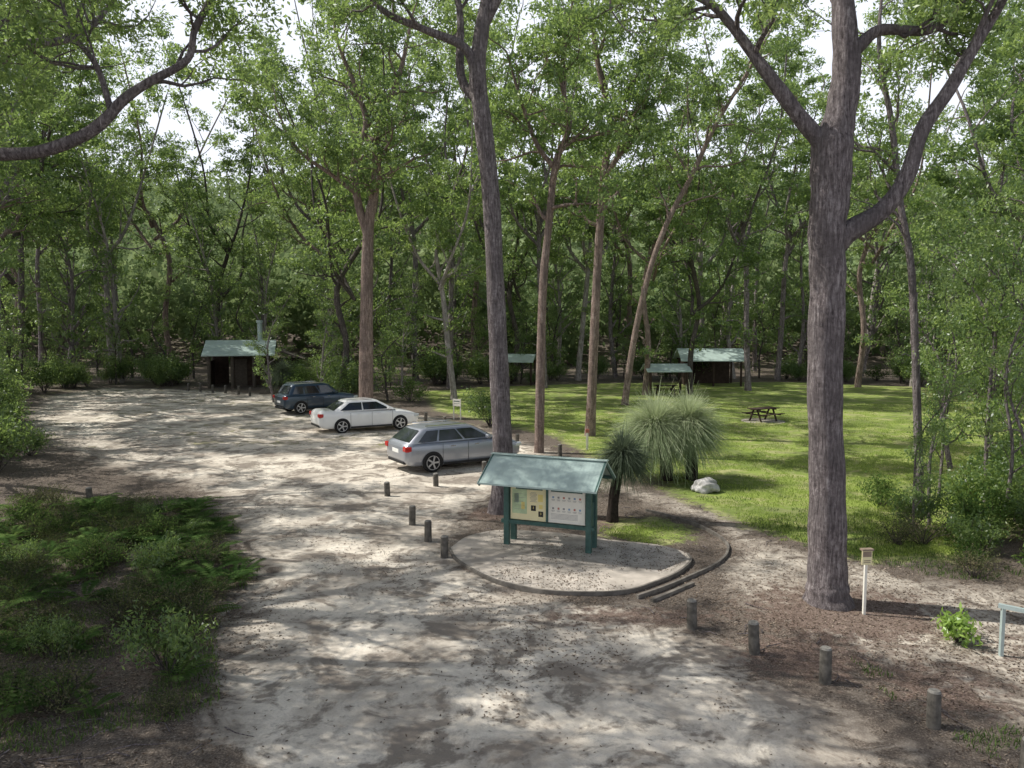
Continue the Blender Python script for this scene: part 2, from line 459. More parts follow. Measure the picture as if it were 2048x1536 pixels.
# --- understory trees
UND=[]
for i in range(4):
    v=Veg(200+i); rng=v.rng
    H=rng.uniform(5,7)
    pts=[(0,0,-.2),(rng.normal(0,.15),rng.normal(0,.15),H*.35),(rng.normal(0,.4),rng.normal(0,.4),H*.7),(rng.normal(0,.6),rng.normal(0,.6),H)]
    v.limb(pts,[.10,.08,.05,.03],kidsfrom=.10,nk=13,kl=2.6,maxl=1,ch=(5,5,3),sides=7,up=.3)
    tm=v.trunk_mesh('bush_tree_trunk',M_BARKD)
    cm=v.crown_mesh('bush_tree_crown',M_LEAF2,per=80,size=.62,l=.16,w=.07,flat=.62)
    UND.append((tm,cm))
# slender saplings with loose foliage
SAP=[]
for i in range(3):
    v=Veg(260+i); rng=v.rng
    H=rng.uniform(5,6.5)
    pts=[(0,0,-.2),(rng.normal(0,.15),rng.normal(0,.15),H*.35),(rng.normal(0,.3),rng.normal(0,.3),H*.7),(rng.normal(0,.5),rng.normal(0,.5),H)]
    v.limb(pts,[.06,.05,.035,.015],kidsfrom=.16,nk=13,kl=1.9,maxl=1,ch=(4,4,3),sides=7,up=.3)
    SAP.append((v.trunk_mesh('sapling_trunk',M_BARKG),v.crown_mesh('sapling_crown',M_LEAF,per=90,size=.50,l=.12,w=.048,flat=.7)))
# --- shrubs
def shrub_mesh(name,seed,m,R=.8,Hh=1.0,stems=16,per=60,l=.09,w=.03,size=.2,stemm=None):
    rng=np.random.default_rng(seed); vs=[];fs=[];mi=[];tn=[];b=0;tips=[]
    for k in range(stems):
        a=rng.random()*6.28; rr=R*rng.random()**.6
        e=np.array([math.cos(a)*rr,math.sin(a)*rr,Hh*rng.uniform(.4,1)])
        P,Rr=resample([(0,0,-.05),e*np.array([.4,.4,.5])+rng.normal(0,.05,3),e],[.014,.01,.005],3)
        v,f=tube(P,Rr,4,0,rng); vs.append(v);fs.append(f+b);b+=len(v);mi+= [1]*len(f);tn.append(np.zeros(len(v)))
        tips+= [e, P[-3], P[-2]]
    T=np.array(tips); idx=np.repeat(np.arange(len(T)),per); n=len(idx)
    C=T[idx]+rng.normal(0,size*.55,(n,3)); C[:,2]=np.maximum(C[:,2],.02)
    tone=rng.random(len(T))[idx]*.5+rng.random(n)*.5
    v,f,t=leaves('',C,None,l,w,tone,m,rng,raw=True)
    vs.append(v);fs.append(f+b);mi+=[0]*len(f);tn.append(t)
    return new_mesh(name,np.vstack(vs),np.vstack(fs),[m,stemm or M_BARKD],mi,attrs={'tone':np.concatenate(tn)})
SHR=[shrub_mesh('heath_shrub',1,M_HEATH,.75,.8,20,24,.065,.022,.20),
     shrub_mesh('green_shrub',2,M_LEAF2,.8,1.1,15,44,.10,.035,.20),
     shrub_mesh('green_shrub',3,M_LEAF2,1.0,1.6,22,55,.12,.045,.26),
     shrub_mesh('heath_shrub',4,M_HEATH,.9,.55,24,20,.055,.02,.20),
     shrub_mesh('leafy_shrub',5,M_FERN,.8,1.0,14,32,.11,.042,.22)]
def fern_mesh(name,seed,m=M_FERN,nf=13,L=.75):
    rng=np.random.default_rng(seed); C=[];D=[];S=[];l=[];w=[];tn=[]
    for k in range(nf):
        a=rng.random()*6.28; Lf=L*rng.uniform(.6,1.15); rise=rng.uniform(.5,.95); tone=rng.random()
        d=np.array([math.cos(a),math.sin(a)]); np_=16
        for j in range(2,np_):
            t=j/np_; x=Lf*t; z=Lf*(rise*t*1.4-t*t*.95*rise)+.03
            pc=np.array([d[0]*x,d[1]*x,z]); tang=norm([d[0],d[1],rise*1.4-1.9*t*rise])
            side=np.array([-d[1],d[0],0]); pl=Lf*.36*math.sin(math.pi*min(1,(1.05-t)*.95+.05))*(1.1-t*.5)
            for sg in (-1,1):
                dd=norm(side*sg+tang*.45+np.array([0,0,-.15]))
                C.append(pc+dd*pl*.5);D.append(dd);S.append(tang);l.append(pl);w.append(Lf*.062);tn.append(tone*.5+rng.random()*.4)
    return leaves(name,np.array(C),np.array(D),np.array(l),np.array(w),np.array(tn),m,rng,S=np.array(S))
FERN=[fern_mesh('bracken',i) for i in range(3)]

# ------------------------------------------------------------------ hero trees
def hero(name,label,loc,limbs,barkm,leafkw,seed=1):
    v=Veg(seed)
    o=np.array([loc[0],loc[1],0.])
    for L in limbs:
        pts=[np.array(p,float)-o for p in L['p']]
        v.limb(pts,L['r'],**{k:L[k] for k in L if k not in('p','r')})
    kw=dict(per=110,size=.5,l=.13,w=.045); kw.update(leafkw)
    tm=v.trunk_mesh(name+'_trunk',barkm); cm=v.crown_mesh(name+'_crown',kw.pop('m',M_LEAF),**kw)
    print(name,len(v.tips))
    return place_tree('gum_tree',label,'tree',(loc[0],loc[1],hz(*loc)),tm,cm)

hero('big_gum','large rough grey barked gum tree with forking limbs beside the path',(5.6,13.4),[
 dict(p=[(5.62,13.4,-.2),(5.6,13.4,.18),(5.58,13.4,.6),(5.54,13.4,1.85),(5.44,13.4,3.6),(5.42,13.4,5.35),(5.38,13.4,6.36),(5.41,13.4,7.03),(5.42,13.4,7.87),(5.52,13.4,8.35),(5.62,13.4,9.1),(5.55,13.4,9.9),(5.5,13.5,11.5),(5.8,13.8,14.5)],
      r=[.50,.38,.32,.305,.29,.28,.31,.305,.34,.26,.22,.20,.16,.07],kidsfrom=.84,nk=4,kl=3.2,sides=30,jit=.033,sub=7,ch=(4,3,3)),
 dict(p=[(5.5,13.4,6.3),(5.75,13.35,6.5),(6.26,13.3,6.83),(6.6,13.2,7.37),(6.8,13.15,8.12),(7.2,13.1,8.78),(7.6,13.1,9.5),(8.0,13.0,10.3),(8.5,13.0,12)],
      r=[.24,.18,.15,.135,.12,.105,.09,.07,.04],kidsfrom=.6,nk=7,kl=2.8,ch=(4,3,3)),
 dict(p=[(5.4,13.4,7.7),(5.2,13.4,8.0),(4.85,13.4,8.4),(4.45,13.4,8.9),(4.16,13.5,9.34),(3.73,13.6,9.95),(3.3,13.7,10.4),(2.4,13.8,10.75),(1.2,14.0,10.9)],
      r=[.20,.155,.13,.115,.10,.08,.065,.05,.03],kidsfrom=.5,nk=7,kl=2.3,ch=(4,3,3)),
 dict(p=[(5.6,13.4,9.3),(5.85,13.35,9.6),(6.15,13.3,9.78),(6.9,13.2,9.75),(7.35,13.2,10.15),(8,13.3,11.2)],r=[.13,.11,.09,.07,.055,.03],kidsfrom=.45,nk=5,kl=2,ch=(4,3,3)),
 ],M_BARKG,dict(per=75,size=.45,l=.12,w=.04),seed=5)

hero('central_gum','tall straight grey gum tree behind the information shelter',(-.3,19.9),[
 dict(p=[(-.3,19.9,-.2),(-.3,19.9,.2),(-.27,19.9,.7),(-.24,19.9,1.64),(-.33,19.9,3.6),(-.41,19.9,5.5),(-.52,19.9,8.0),(-.73,19.9,9.9),(-.86,19.9,11.1),(-.73,19.9,12.3),(-.5,19.9,13.5),(-.2,20,16),(.2,20,19)],
      r=[.40,.31,.265,.25,.24,.235,.222,.215,.21,.18,.15,.11,.06],kidsfrom=.8,nk=6,kl=4.2,sides=24,jit=.03,ch=(5,4,3)),
 dict(p=[(-.85,19.9,10.9),(-1.15,19.8,11.7),(-2.1,19.7,12.1),(-3.1,19.6,12.5),(-3.6,19.5,13.1),(-4.3,19.5,14.5)],r=[.14,.115,.09,.075,.06,.04],kidsfrom=.4,nk=5,kl=3,ch=(5,4,3)),
 dict(p=[(-.8,19.9,10.4),(-1.3,20.3,11.2),(-1.35,20.6,13),(-1.9,20.8,15)],r=[.13,.11,.085,.05],kidsfrom=.5,nk=5,kl=3,ch=(5,4,3)),
 dict(p=[(-.75,19.9,12.2),(-.1,19.7,13.2),(1.0,19.5,14),(2.4,19.4,14.6)],r=[.13,.1,.08,.05],kidsfrom=.2,nk=6,kl=3.2,ch=(5,4,3)),
 ],M_BARKG,dict(per=75,size=.6,l=.16,w=.055,drop=.05),seed=6)

hero('slim_gum','slim pinkish barked gum tree with a light crown near the cars',(1.02,29),[
 dict(p=[(1.02,29,-.2),(1.03,29,.5),(1.13,29,5.75),(1.36,29,8.5),(1.6,29,10.7),(2.1,29,12.1),(1.8,29,13.9),(2.2,29.2,16.5)],r=[.24,.18,.155,.14,.125,.10,.08,.04],kidsfrom=.42,nk=15,kl=3.6,ch=(5,4,3)),
 dict(p=[(1.6,29,10.5),(.9,28.9,11.4),(.3,28.8,13),(-.2,28.7,14.6)],r=[.1,.085,.06,.03],kidsfrom=.2,nk=7,kl=3.2,ch=(5,4,3)),
 ],M_BARKP,dict(per=62,size=.62,l=.19,w=.075,flat=.48,drop=.08),seed=7)
hero('slim_gum','slim brown barked gum tree standing on the lawn edge',(3.4,33.5),[
 dict(p=[(3.4,33.5,-.2),(3.42,33.5,.5),(3.6,33.5,5.86),(3.75,33.5,9),(3.9,33.5,11.3),(4.15,33.5,13.2),(3.5,33.5,16.3),(3.3,33.6,19)],r=[.32,.23,.185,.17,.155,.13,.1,.05],kidsfrom=.42,nk=14,kl=4.4,ch=(5,4,3)),
 dict(p=[(3.9,33.5,11.1),(4.8,33.3,12.4),(5.6,33.2,14.2),(6.0,33.1,17)],r=[.12,.1,.075,.04],kidsfrom=.2,nk=7,kl=3.6,ch=(5,4,3)),
 ],M_BARKP,dict(per=60,size=.70,l=.21,w=.085,flat=.48,drop=.06),seed=8)
hero('leaning_gum','slender gum tree leaning over the lawn',(6.66,45.4),[
 dict(p=[(6.66,45.4,-.2),(6.72,45.4,.8),(7.25,45.4,4.5),(8.1,45.4,8.2),(9.1,45.4,10.9),(10.3,45.4,13.2),(11.7,45.4,16.2),(13.6,45.4,19.4),(15,45.4,22)],r=[.26,.20,.18,.165,.155,.145,.12,.09,.05],kidsfrom=.48,nk=13,kl=4.6,ch=(5,4,3),jit=.01),
 ],M_BARKP,dict(per=62,size=.8,l=.24,w=.1,flat=.48,drop=.05),seed=19)
hero('forked_gum','stout pink barked gum tree forking above the parked cars',(-7.6,40),[
 dict(p=[(-7.6,40,-.2),(-7.58,40,.6),(-7.46,40,6.0),(-7.3,40,9.8),(-6.95,40,11.6),(-6.7,40,14.8),(-5.65,40,17.2),(-5,40,20)],r=[.48,.37,.32,.28,.22,.17,.12,.06],kidsfrom=.5,nk=12,kl=4.8,ch=(5,4,3)),
 dict(p=[(-7.35,40,9.2),(-7.85,40,11.1),(-7.95,40,13.1),(-7.35,40,14.8),(-7.8,40,16.5),(-8.7,40,18.8),(-9,40,21)],r=[.23,.2,.17,.15,.125,.09,.05],kidsfrom=.2,nk=11,kl=4.6,ch=(5,4,3)),
 dict(p=[(-7.8,40,11.3),(-9,39.5,12.2),(-10.6,39,13.4),(-11.6,39,15.4)],r=[.12,.10,.08,.04],kidsfrom=.1,nk=6,kl=3.2,ch=(5,4,3)),
 ],M_BARKP,dict(per=58,size=.75,l=.22,w=.09,flat=.48,drop=.08),seed=10)
hero('thin_gum','thin bare stemmed tree among the shrubs beside the lawn',(11.05,20.7),[
 dict(p=[(11.05,20.7,-.2),(11,20.7,1),(10.6,20.7,6.1),(10.2,20.7,8.1),(9.9,20.7,10.1),(9.5,20.7,12),(9.6,20.8,14)],r=[.15,.11,.095,.085,.075,.055,.03],kidsfrom=.38,nk=12,kl=3.2,ch=(4,3,3)),
 ],M_BARKG,dict(per=80,size=.5,l=.14,w=.05),seed=12)
hero('overhanging_gum','old grey barked gum with a long limb reaching over the road',(-13,14.5),[
 dict(p=[(-13,14.5,-.2),(-13,14.5,.8),(-12.8,14.5,4),(-13,14.6,7.5),(-13.4,15,11),(-13,15.5,15)],r=[.6,.48,.42,.36,.25,.1],kidsfrom=.6,nk=8,kl=4.6,ch=(5,4,3)),
 dict(p=[(-12.9,14.5,5.8),(-12,13.4,6.8),(-10.4,12.6,7.35),(-8.25,12.4,7.42),(-7.3,12.3,7.46),(-6.5,12.3,7.78),(-6.0,12.3,8.24),(-5.6,12.3,8.5),(-5.0,12.3,8.84),(-4.9,12.4,9.35),(-4.65,12.5,9.95),(-4.3,12.7,11.4)],r=[.24,.17,.12,.102,.096,.09,.08,.068,.055,.047,.04,.025],kidsfrom=.62,nk=7,kl=2.3,ch=(4,3,3)),
 dict(p=[(-6.2,12.3,8.05),(-6.5,12.5,8.8),(-7.1,12.8,9.6),(-7.4,13,11)],r=[.055,.045,.035,.02],kidsfrom=.2,nk=7,kl=2.2,ch=(4,3,3)),
 dict(p=[(-12.9,14.7,9),(-11,16.5,10.4),(-9.8,18,11.2),(-9.2,19,12.6)],r=[.17,.12,.08,.04],kidsfrom=.15,nk=12,kl=3.6,ch=(5,4,3)),
 ],M_BARKG,dict(per=80,size=.50,l=.12,w=.042),seed=13)

# --- placed generic gums
def clearance(x,y):
    a=np.array([x]);b=np.array([y])
    return max(sdf(a,b,ROAD)[0],sdf(a,b,LAWN)[0],sdf(a,b,PATH)[0])
GL='tall gum tree with open tufted crown at the forest edge'
placed=[]
def gum(x,y,s,k,label=GL,rz=None,grp='gum trees around the clearing',near=False):
    t,c=NEAR[k%2] if near or math.hypot(x,y)<30 else GUM[k%5]
    placed.append((x,y))
    place_tree('gum_tree',label,'tree',(x,y,hz(x,y)),t,c,rz if rz is not None else random.random()*6.28,s,grp,s*random.uniform(1.0,1.12))
def mid(x,y,s,k=None,label='leafy medium gum tree with foliage down to the undergrowth'):
    t,c=MID[random.randrange(4) if k is None else k]
    placed.append((x,y))
    place_tree('gum_tree',label,'tree',(x,y,hz(x,y)),t,c,random.random()*6.28,s,'leafy medium trees around the clearing',s*random.uniform(.95,1.2))
for (x,y,s,k) in [(8.9,51.5,1.0,1),(12.0,52,1.0,2),(16.7,54.7,1.15,4),(-10.5,47,1.1,2),(-13.5,62,1.25,1),(-3.6,47.5,1.0,3),(2.4,57,1.1,0),
                  (0.2,63,1.2,2),(-4.5,56,1.15,0),(-29,44,1.2,4),(-23,30.5,1.05,1),(-18,23.5,.95,3),(-35,53,1.35,2),(19.5,25,.85,1),(31,38,1.15,0),(15.8,18.2,.6,1),(22.5,33,1.0,4),
                  (-26,37,1.1,0),(5.5,64,1.25,3),(26,58,1.15,1),(-8,64,1.35,4),(-3.5,71,1.45,1),(17,69,1.3,3),(33,46,1.15,2),(-38,60,1.4,0),(-33,64,1.4,3),(-16,69,1.35,0),(11,70,1.35,1),(22,64,1.2,4),(-33,48,1.2,1),(-27,70,1.25,2)]:
    gum(x,y,s,k)
for (x,y,s,k) in [(-10.5,7.2,.85,0),(-9.5,1.5,.9,1),(-16.5,19.0,.85,0),(-15,9.5,.95,1),(-18,14.5,1.05,0),(-13.2,10.2,.9,1),(-11.3,11.3,.8,0)]:
    gum(x,y,s,k,'gum tree whose crown shades the sandy road',near=True)
for (x,y,s) in [(-20.5,27,.8),(-24.5,34.5,.95),(-27,39,1.05),(-32,45,1.2),(-35,51,1.25),(-12.5,57,.9),(-9.5,54,1.0),(-20,64,1.1),(-25,66,1.15),(-15,65,1.25),
                (-2,66,1.4),(9,67,1.4),(19,66,1.3),(24,65,1.2),(30,58,1.1),(31,44,1.1),(28,36,.95),(19,28.5,.75),(16.8,23.2,.6),(14.8,25.8,.55),(-12.5,50.5,.6),(-14.5,47,.5),(-6.9,48.5,.6),(4,68,1.35),(14,65,1.25),(-33,57,1.2),(15.6,21.2,.5),(22,29.5,.85),(-22.5,70,1.3)]:
    mid(x,y,s)
cand=[]
g=7.3
for iy in range(0,8):
    for ix in range(-10,11):
        x=ix*g+random.uniform(-2.4,2.4)+(g/2 if iy%2 else 0); y=24+iy*g+random.uniform(-2.4,2.4)
        if abs(x)>.70*y+4 or clearance(x,y)>-2.4: continue
        if min(math.hypot(x-a,y-b) for a,b in placed)<4.1: continue
        if x<-8 and y<26: continue
        if -30<x<-16 and 50<y<62: continue
        cand.append((x,y))
for (x,y) in cand:
    q=x/y; gap=(-.38<q<-.29 or .48<q<.57) and y>38
    k=1+max(0,(y-40))*.008
    if gap: 
        mid(x,y,random.uniform(.85,1.1))
        continue
    u=random.random()
    if u<.45: gum(x,y,random.uniform(.9,1.14)*k,random.randrange(5))
    elif u<.97: mid(x,y,random.uniform(.95,1.3)*k)
print('gums+mids',len(placed))
# understory ring
cnt=0
g=4.5
for iy in range(0,12):
    for ix in range(-14,15):
        x=ix*g+random.uniform(-1.8,1.8); y=20+iy*g+random.uniform(-1.8,1.8)
        if abs(x)>.72*y+3: continue
        d=clearance(x,y)
        if d>-1.4 or d<-11: continue
        if x<-6 and y<25 : continue
        if -6<x<8 and y<40: continue
        if x>0 and y<24: continue
        if -25<x<-16.5 and 53.5<y<62.5: continue
        if 11<x<20 and 56<y<63: continue
        t,c=UND[random.randrange(4)]
        s=random.uniform(.8,1.25) if d<-5 else random.uniform(.55,.95)
        place_tree('understory_tree','dense green understory tree at the clearing edge','tree',(x,y,hz(x,y)),t,c,random.random()*6.28,s,'understory trees around the clearing',s*random.uniform(.85,1.2)); cnt+=1
for (x,y,s) in [(-20.8,29.5,.75),(-23.3,33.0,.85),(-25.5,36.5,.9),(-28.5,41.5,.9)]:
    t,c=UND[random.randrange(4)]
    place_tree('understory_tree','leafy understory tree crowding the road verge','tree',(x,y,hz(x,y)),t,c,random.random()*6,s,'understory trees around the clearing',s)
print('understory',cnt)
SL=['low heath shrub with olive and reddish leaves','rounded green shrub in the undergrowth','tall green shrub in the undergrowth','sprawling low heath shrub','leafy bright green shrub']
def shrub(x,y,k,s,sz=None,name='shrub',label=None,group='shrubs in the undergrowth'):
    ob=thing(name,label or SL[k],'shrub',(x,y,hz(x,y)-.03),random.random()*6.28,group,SHR[k]); ob.scale=(s,s,sz or s)
def fern(x,y,s,k=None):
    ob=thing('bracken_fern','bracken fern clump with arching fronds','fern',(x,y,hz(x,y)),random.random()*6.28,'bracken ferns beside the road',FERN[random.randrange(3)]); ob.scale=(s,s,s)
r=random.Random(5)
n=0
while n<92:
    x=r.uniform(-13,-3.9); y=r.uniform(9.2,20.5)
    d=sdf(np.array([x]),np.array([y]),ROAD)[0]
    if d>-.45 or abs(x)>.72*y: continue
    if y<11.5 and r.random()<.5: continue
    k=r.choice([0,0,0,0,3,3,3,3,1,4]); s=r.uniform(.35,.8)
    shrub(x,y,k,s,s*r.uniform(.7,1.2)); n+=1
n=0
while n<135:
    x=r.uniform(-13,-3.6); y=r.uniform(8.6,20.5)
    d=sdf(np.array([x]),np.array([y]),ROAD)[0]
    if d>-.35 or abs(x)>.72*y or (y<11 and r.random()<.5): continue
    fern(x,y,r.uniform(.35,.95)); n+=1
n=0
while n<95:
    x=r.uniform(-36,34); y=r.uniform(25,66)
    d=clearance(x,y)
    if d>-.8 or d<-5 or (-4<x<4 and y<36): continue
    if -25<x<-16 and 53<y<60: continue
    shrub(x,y,r.choice([1,2,2,4,2]),r.uniform(.9,1.7)); n+=1
for (x,y,k,s) in [(9.6,18.2,1,.9),(10.3,17.2,4,1.0),(9.2,17.0,0,.9),(11.4,18.0,4,1.1),(11.9,17.2,1,1.0),(12.6,19,2,1.0),(13.2,17.5,2,1.0),(12.2,16.2,1,.9),
                  (11.2,15.2,4,.9),(10.8,13.2,1,.8),(10.6,14.4,4,1.0),(11.2,12.6,4,.9),(14,16,2,1.0),(9.9,20.5,4,.8),(13.5,21,2,1.0),(9.4,15.6,4,.55),(-16.0,56.6,2,1.3),(-15.2,55.2,1,1.3),(8.6,16.9,0,.7),(9.0,14.7,0,.7),(9.8,11.8,4,.8),(10.2,11.2,1,.8),(12.0,20.0,1,1.1),(14.6,22.4,2,1.0),(10.0,16.2,1,.8)]:
    shrub(x,y,k,s,group='shrubs beside the lawn' if x>0 else 'shrubs in the undergrowth')
for (x,y,s) in [(12.0,18.6,.8),(13.6,16.4,.8),(12.4,14.8,.7),(15.5,20,.95),(14.6,23.5,1.0),(18,22.5,1.1),(12.3,22.0,.8),(10.2,18.6,.7),(13.2,19.5,1.0),(14.8,18.2,1.0),(11.3,16.6,.7),(16.5,21.3,1.1),(9.3,17.6,.5),(13.4,13.6,.75),(12.9,20.8,1.0),(14.2,19.3,1.1),(11.9,13.6,.55),(17.3,24.6,1.2),(13.8,22.2,1.05)]:
    t,c=SAP[random.randrange(3)]
    place_tree('sapling','slender young tree with loose fine foliage beside the lawn','tree',(x,y,hz(x,y)),t,c,random.random()*6,s,'saplings beside the lawn',s*1.2)
bs=shrub_mesh('bright_sapling',31,M_LEAFB,.38,.42,14,9,.13,.05,.12)
thing('seedling_bush','small bright green bush growing in bare sand','bush',(6.95,11.75,hz(6.95,11.75)-.02),.4,None,bs)
# distant wooded hillside
rng=np.random.default_rng(77)
n=170000
hy=80+150*rng.random(n)**1.3; hx=rng.uniform(-.8,.8,n)*hy
cell=fbm(hx*.16,hy*.16,3)
C=np.stack([hx,hy,height(hx,hy)+1+cell*13+rng.uniform(-5,1.2,n)],1)
tone=np.clip((cell-.25)*1.4,0,1)*.6+rng.random(n)*.4
df=bpy.data.objects.new('distant_forest',leaves('distant_forest',C,None,1.05,.6,tone,M_FAR,rng)); df['kind']='stuff'; df['label']='wooded hillside seen between the trees'; df['category']='forest'; link(df)

# grass trees
def needle_crown(name,seed,n,L,m,zc=0,down=.5):
    rng=np.random.default_rng(seed)
    z=rng.uniform(-down,1,n); a=rng.random(n)*2*np.pi; q=np.sqrt(1-z*z)
    D=np.stack([np.cos(a)*q,np.sin(a)*q,z],1)
    Ls=L*rng.uniform(.55,1.1,n); seg=6; W=.0075
    S=np.cross(D,[0,0,1.]); S/= (np.linalg.norm(S,axis=1,keepdims=True)+1e-6)
    S=S+rng.normal(0,.3,(n,3)); V=[];
    bend=rng.uniform(.7,1.8,n); sw=rng.normal(0,.14,(n,3))
    for j in range(seg+1):
        t=j/seg
        P=D*(Ls*t)[:,None]+sw*(t*t*Ls)[:,None]+np.array([0,0,-1.])*(Ls*bend*(.38*t*t*(1.1-np.abs(z)*.4)))[:,None]
        w=W*(1-.7*t)
        V.append(P-S*w); V.append(P+S*w)
    V=np.stack(V,1)
    k=2*(seg+1); base=(np.arange(n)*k)[:,None]
    f=np.concatenate([np.stack([base[:,0]+2*j,base[:,0]+2*j+1,base[:,0]+2*j+3,base[:,0]+2*j+2],1) for j in range(seg)])
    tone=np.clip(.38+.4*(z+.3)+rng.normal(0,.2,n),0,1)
    return new_mesh(name,V.reshape(-1,3),f,[m],attrs={'tone':np.repeat(tone,k)})
M_GTT=simple('charred_grass_tree_trunk',(.03,.024,.02),.95,.1,var=.5,scale=12)
def grass_tree(loc,heads,label,seed,tr=.17):
    g=thing('grass_tree',label,'grass tree',(loc[0],loc[1],hz(*loc)))
    v=Veg(seed)
    for (dx,dy,dz,L,m,n) in heads:
        v.limb([(0,0,-.1),(dx*.2,dy*.2,dz*.45),(dx,dy,dz)],[tr*1.2,tr,tr*.95],nk=0,jit=.08)
    part('trunk',v.trunk_mesh('grass_tree_trunk',M_GTT),g)
    for i,(dx,dy,dz,L,m,n) in enumerate(heads):
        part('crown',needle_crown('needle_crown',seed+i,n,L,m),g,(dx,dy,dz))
grass_tree((5.65,24.0),[(-.2,0,1.8,1.3,M_NEEDLE,8500),],'grass tree with a round pale green needle crown on dark trunk',40)
grass_tree((4.85,23.9),[(-.4,0,1.65,1.4,M_NEEDLE,9000)],'grass tree with a spherical head of grey green needles',42)
grass_tree((2.5,18.95),[(.25,.1,1.66,.86,M_NEEDLED,4000)],'dark grass tree with blackened trunk behind the information shelter',44,.12)
grass_tree((-15.6,52.5),[(0,0,1.4,1.4,M_NEEDLED,2500)],'dark grass tree beside the toilet hut',46)

# ------------------------------------------------------------------ ground stuff
def scatter(name,n,region,l,w,m,seed,up,zo=.01,label=''):
    rng=np.random.default_rng(seed); x,y=region(rng,n); n=len(x)
    C=np.stack([x,y,height(x,y)+zo],1)
    if up:
        D=rng.normal(0,.35,(n,3)); D[:,2]=1; S=np.cross(D,rng.normal(0,1,(n,3)))
    else:
        D=rng.normal(0,1,(n,3)); D[:,2]*=.22; S=np.cross([0,0,1.],D)+rng.normal(0,.3,(n,3))
    ob=bpy.data.objects.new(name,leaves(name,C,D,l,w,rng.random(n),m,rng,S=S)); ob['kind']='stuff'; ob['label']=label; link(ob)
def reg_litter(rng,n):
    y=8+26*rng.random(n)**1.5; x=rng.uniform(-.72,.72,n)*y
    d=sdf(x,y,ROAD); g=np.maximum(sdf(x,y,LAWN),-9); q=fbm(x*.45+5,y*.45,4)
    p=np.where(d>0,np.clip((q-.50)*4,.02,.6)*np.clip(1.3-d*.25,.3,1),np.clip((q-.3)*3.2,.15,1))*np.where(g>0,.1,1.)
    k=rng.random(n)<p; return x[k],y[k]
scatter('leaf_litter',130000,reg_litter,.055,.02,M_LITTER,3,False,.012,'dry fallen leaves and bark scattered over the ground')
def reg_grass(rng,n):
    y=16+30*rng.random(n)**1.3; x=rng.uniform(-.1,.75,n)*y
    g=np.maximum(sdf(x,y,LAWN),sdf(x,y,LAWN2))+(fbm(x,y)-.5)*1.6
    k=(g>0)&(fbm(x*.8,y*.8)>.40); return x[k],y[k]
scatter('grass',200000,reg_grass,.07,.014,M_GRASS,4,True,.03,'short green grass on the lawn')
def reg_tuft(rng,n):
    y=8.5+13*rng.random(n); x=rng.uniform(-.7,.75,n)*y
    d=sdf(x,y,ROAD); k=(d<-.1)&(fbm(x*.7+30,y*.7)>.47)&(sdf(x,y,PATH)<-.2)&((x<-3)|(x>5)); return x[k],y[k]
scatter('grass_tufts',110000,reg_tuft,.10,.012,M_FERN,5,True,.04,'sparse grass tufts and low herbs on the forest floor')
v=Veg(900); rng=v.rng
for i in range(560):
    y=8.3+14*rng.random()**1.2; x=rng.uniform(-.7,.7)*y
    if sdf(np.array([x]),np.array([y]),ROAD)[0]>0 : continue
    if max(sdf(np.array([x]),np.array([y]),LAWN)[0],sdf(np.array([x]),np.array([y]),PATH)[0])>0 or (-1.5<x<4 and 13<y<18): continue
    a=rng.random()*6.28; L=rng.uniform(.1,.6); z=hz(x,y)+.015
    p=[(x,y,z),(x+math.cos(a)*L*.5,y+math.sin(a)*L*.5,z+.02),(x+math.cos(a+.25)*L,y+math.sin(a+.25)*L,z)]
    v.t.append((np.array(p),np.array([.010,.008,.004]),5))
tw=bpy.data.objects.new('twigs',v.trunk_mesh('twigs',M_BARKG)); tw['kind']='stuff'; tw['label']='twigs and small sticks lying on the ground'; link(tw)

# ------------------------------------------------------------------ kerb ring and pad
M_PAD=simple('compacted_gravel',(.43,.385,.33),.95,.15,var=.35,scale=2.2,bstr=.25)
M_KERB=simple('weathered_timber_edging',(.16,.145,.125),.9,.2,var=.4,scale=5,bstr=.4)
pad=[(-1.33,16.5),(-1.15,15.8),(-.84,15.2),(-.55,14.75),(-.2,14.35),(.33,13.98),(.87,13.8),(1.5,13.75),(2.1,13.87),(2.6,14.25),(3.2,14.85),(3.65,15.6),(3.7,16.1),(3.2,16.7),(2.2,17.1),(1.5,17.5),(.6,17.8),(-.3,17.9),(-1.0,17.4)]
P,_=resample([(a,b,0) for a,b in pad]+[(pad[0][0],pad[0][1],0)],[1]*(len(pad)+1),4); P=P[:-1]
PZ=.075
me=new_mesh('gravel_pad',[(p[0],p[1],PZ) for p in P]+[(p[0],p[1],-.15) for p in P],[tuple(range(len(P)))]+[(i,i+len(P),(i+1)%len(P)+len(P),(i+1)%len(P)) for i in range(len(P))],[M_PAD])
structure('gravel_pad',me)
rng=np.random.default_rng(8); px=rng.uniform(-1.4,3.8,7000); py=rng.uniform(13.7,18,7000)
kk=(sdf(px,py,pad)>.02)&(rng.random(7000)<np.clip((fbm(px*1.3,py*1.3)-.38)*3,.03,1)); px=px[kk];py=py[kk]
D=rng.normal(0,1,(len(px),3)); D[:,2]*=.2
ob=bpy.data.objects.new('pad_litter',leaves('pad_litter',np.stack([px,py,np.full(len(px),PZ+.008)],1),D,.05,.02,rng.random(len(px)),M_LITTER,rng,S=np.cross([0,0,1.],D)+rng.normal(0,.3,(len(px),3)))); ob['kind']='stuff'; ob['label']='dry leaves scattered on the gravel pad'; link(ob)
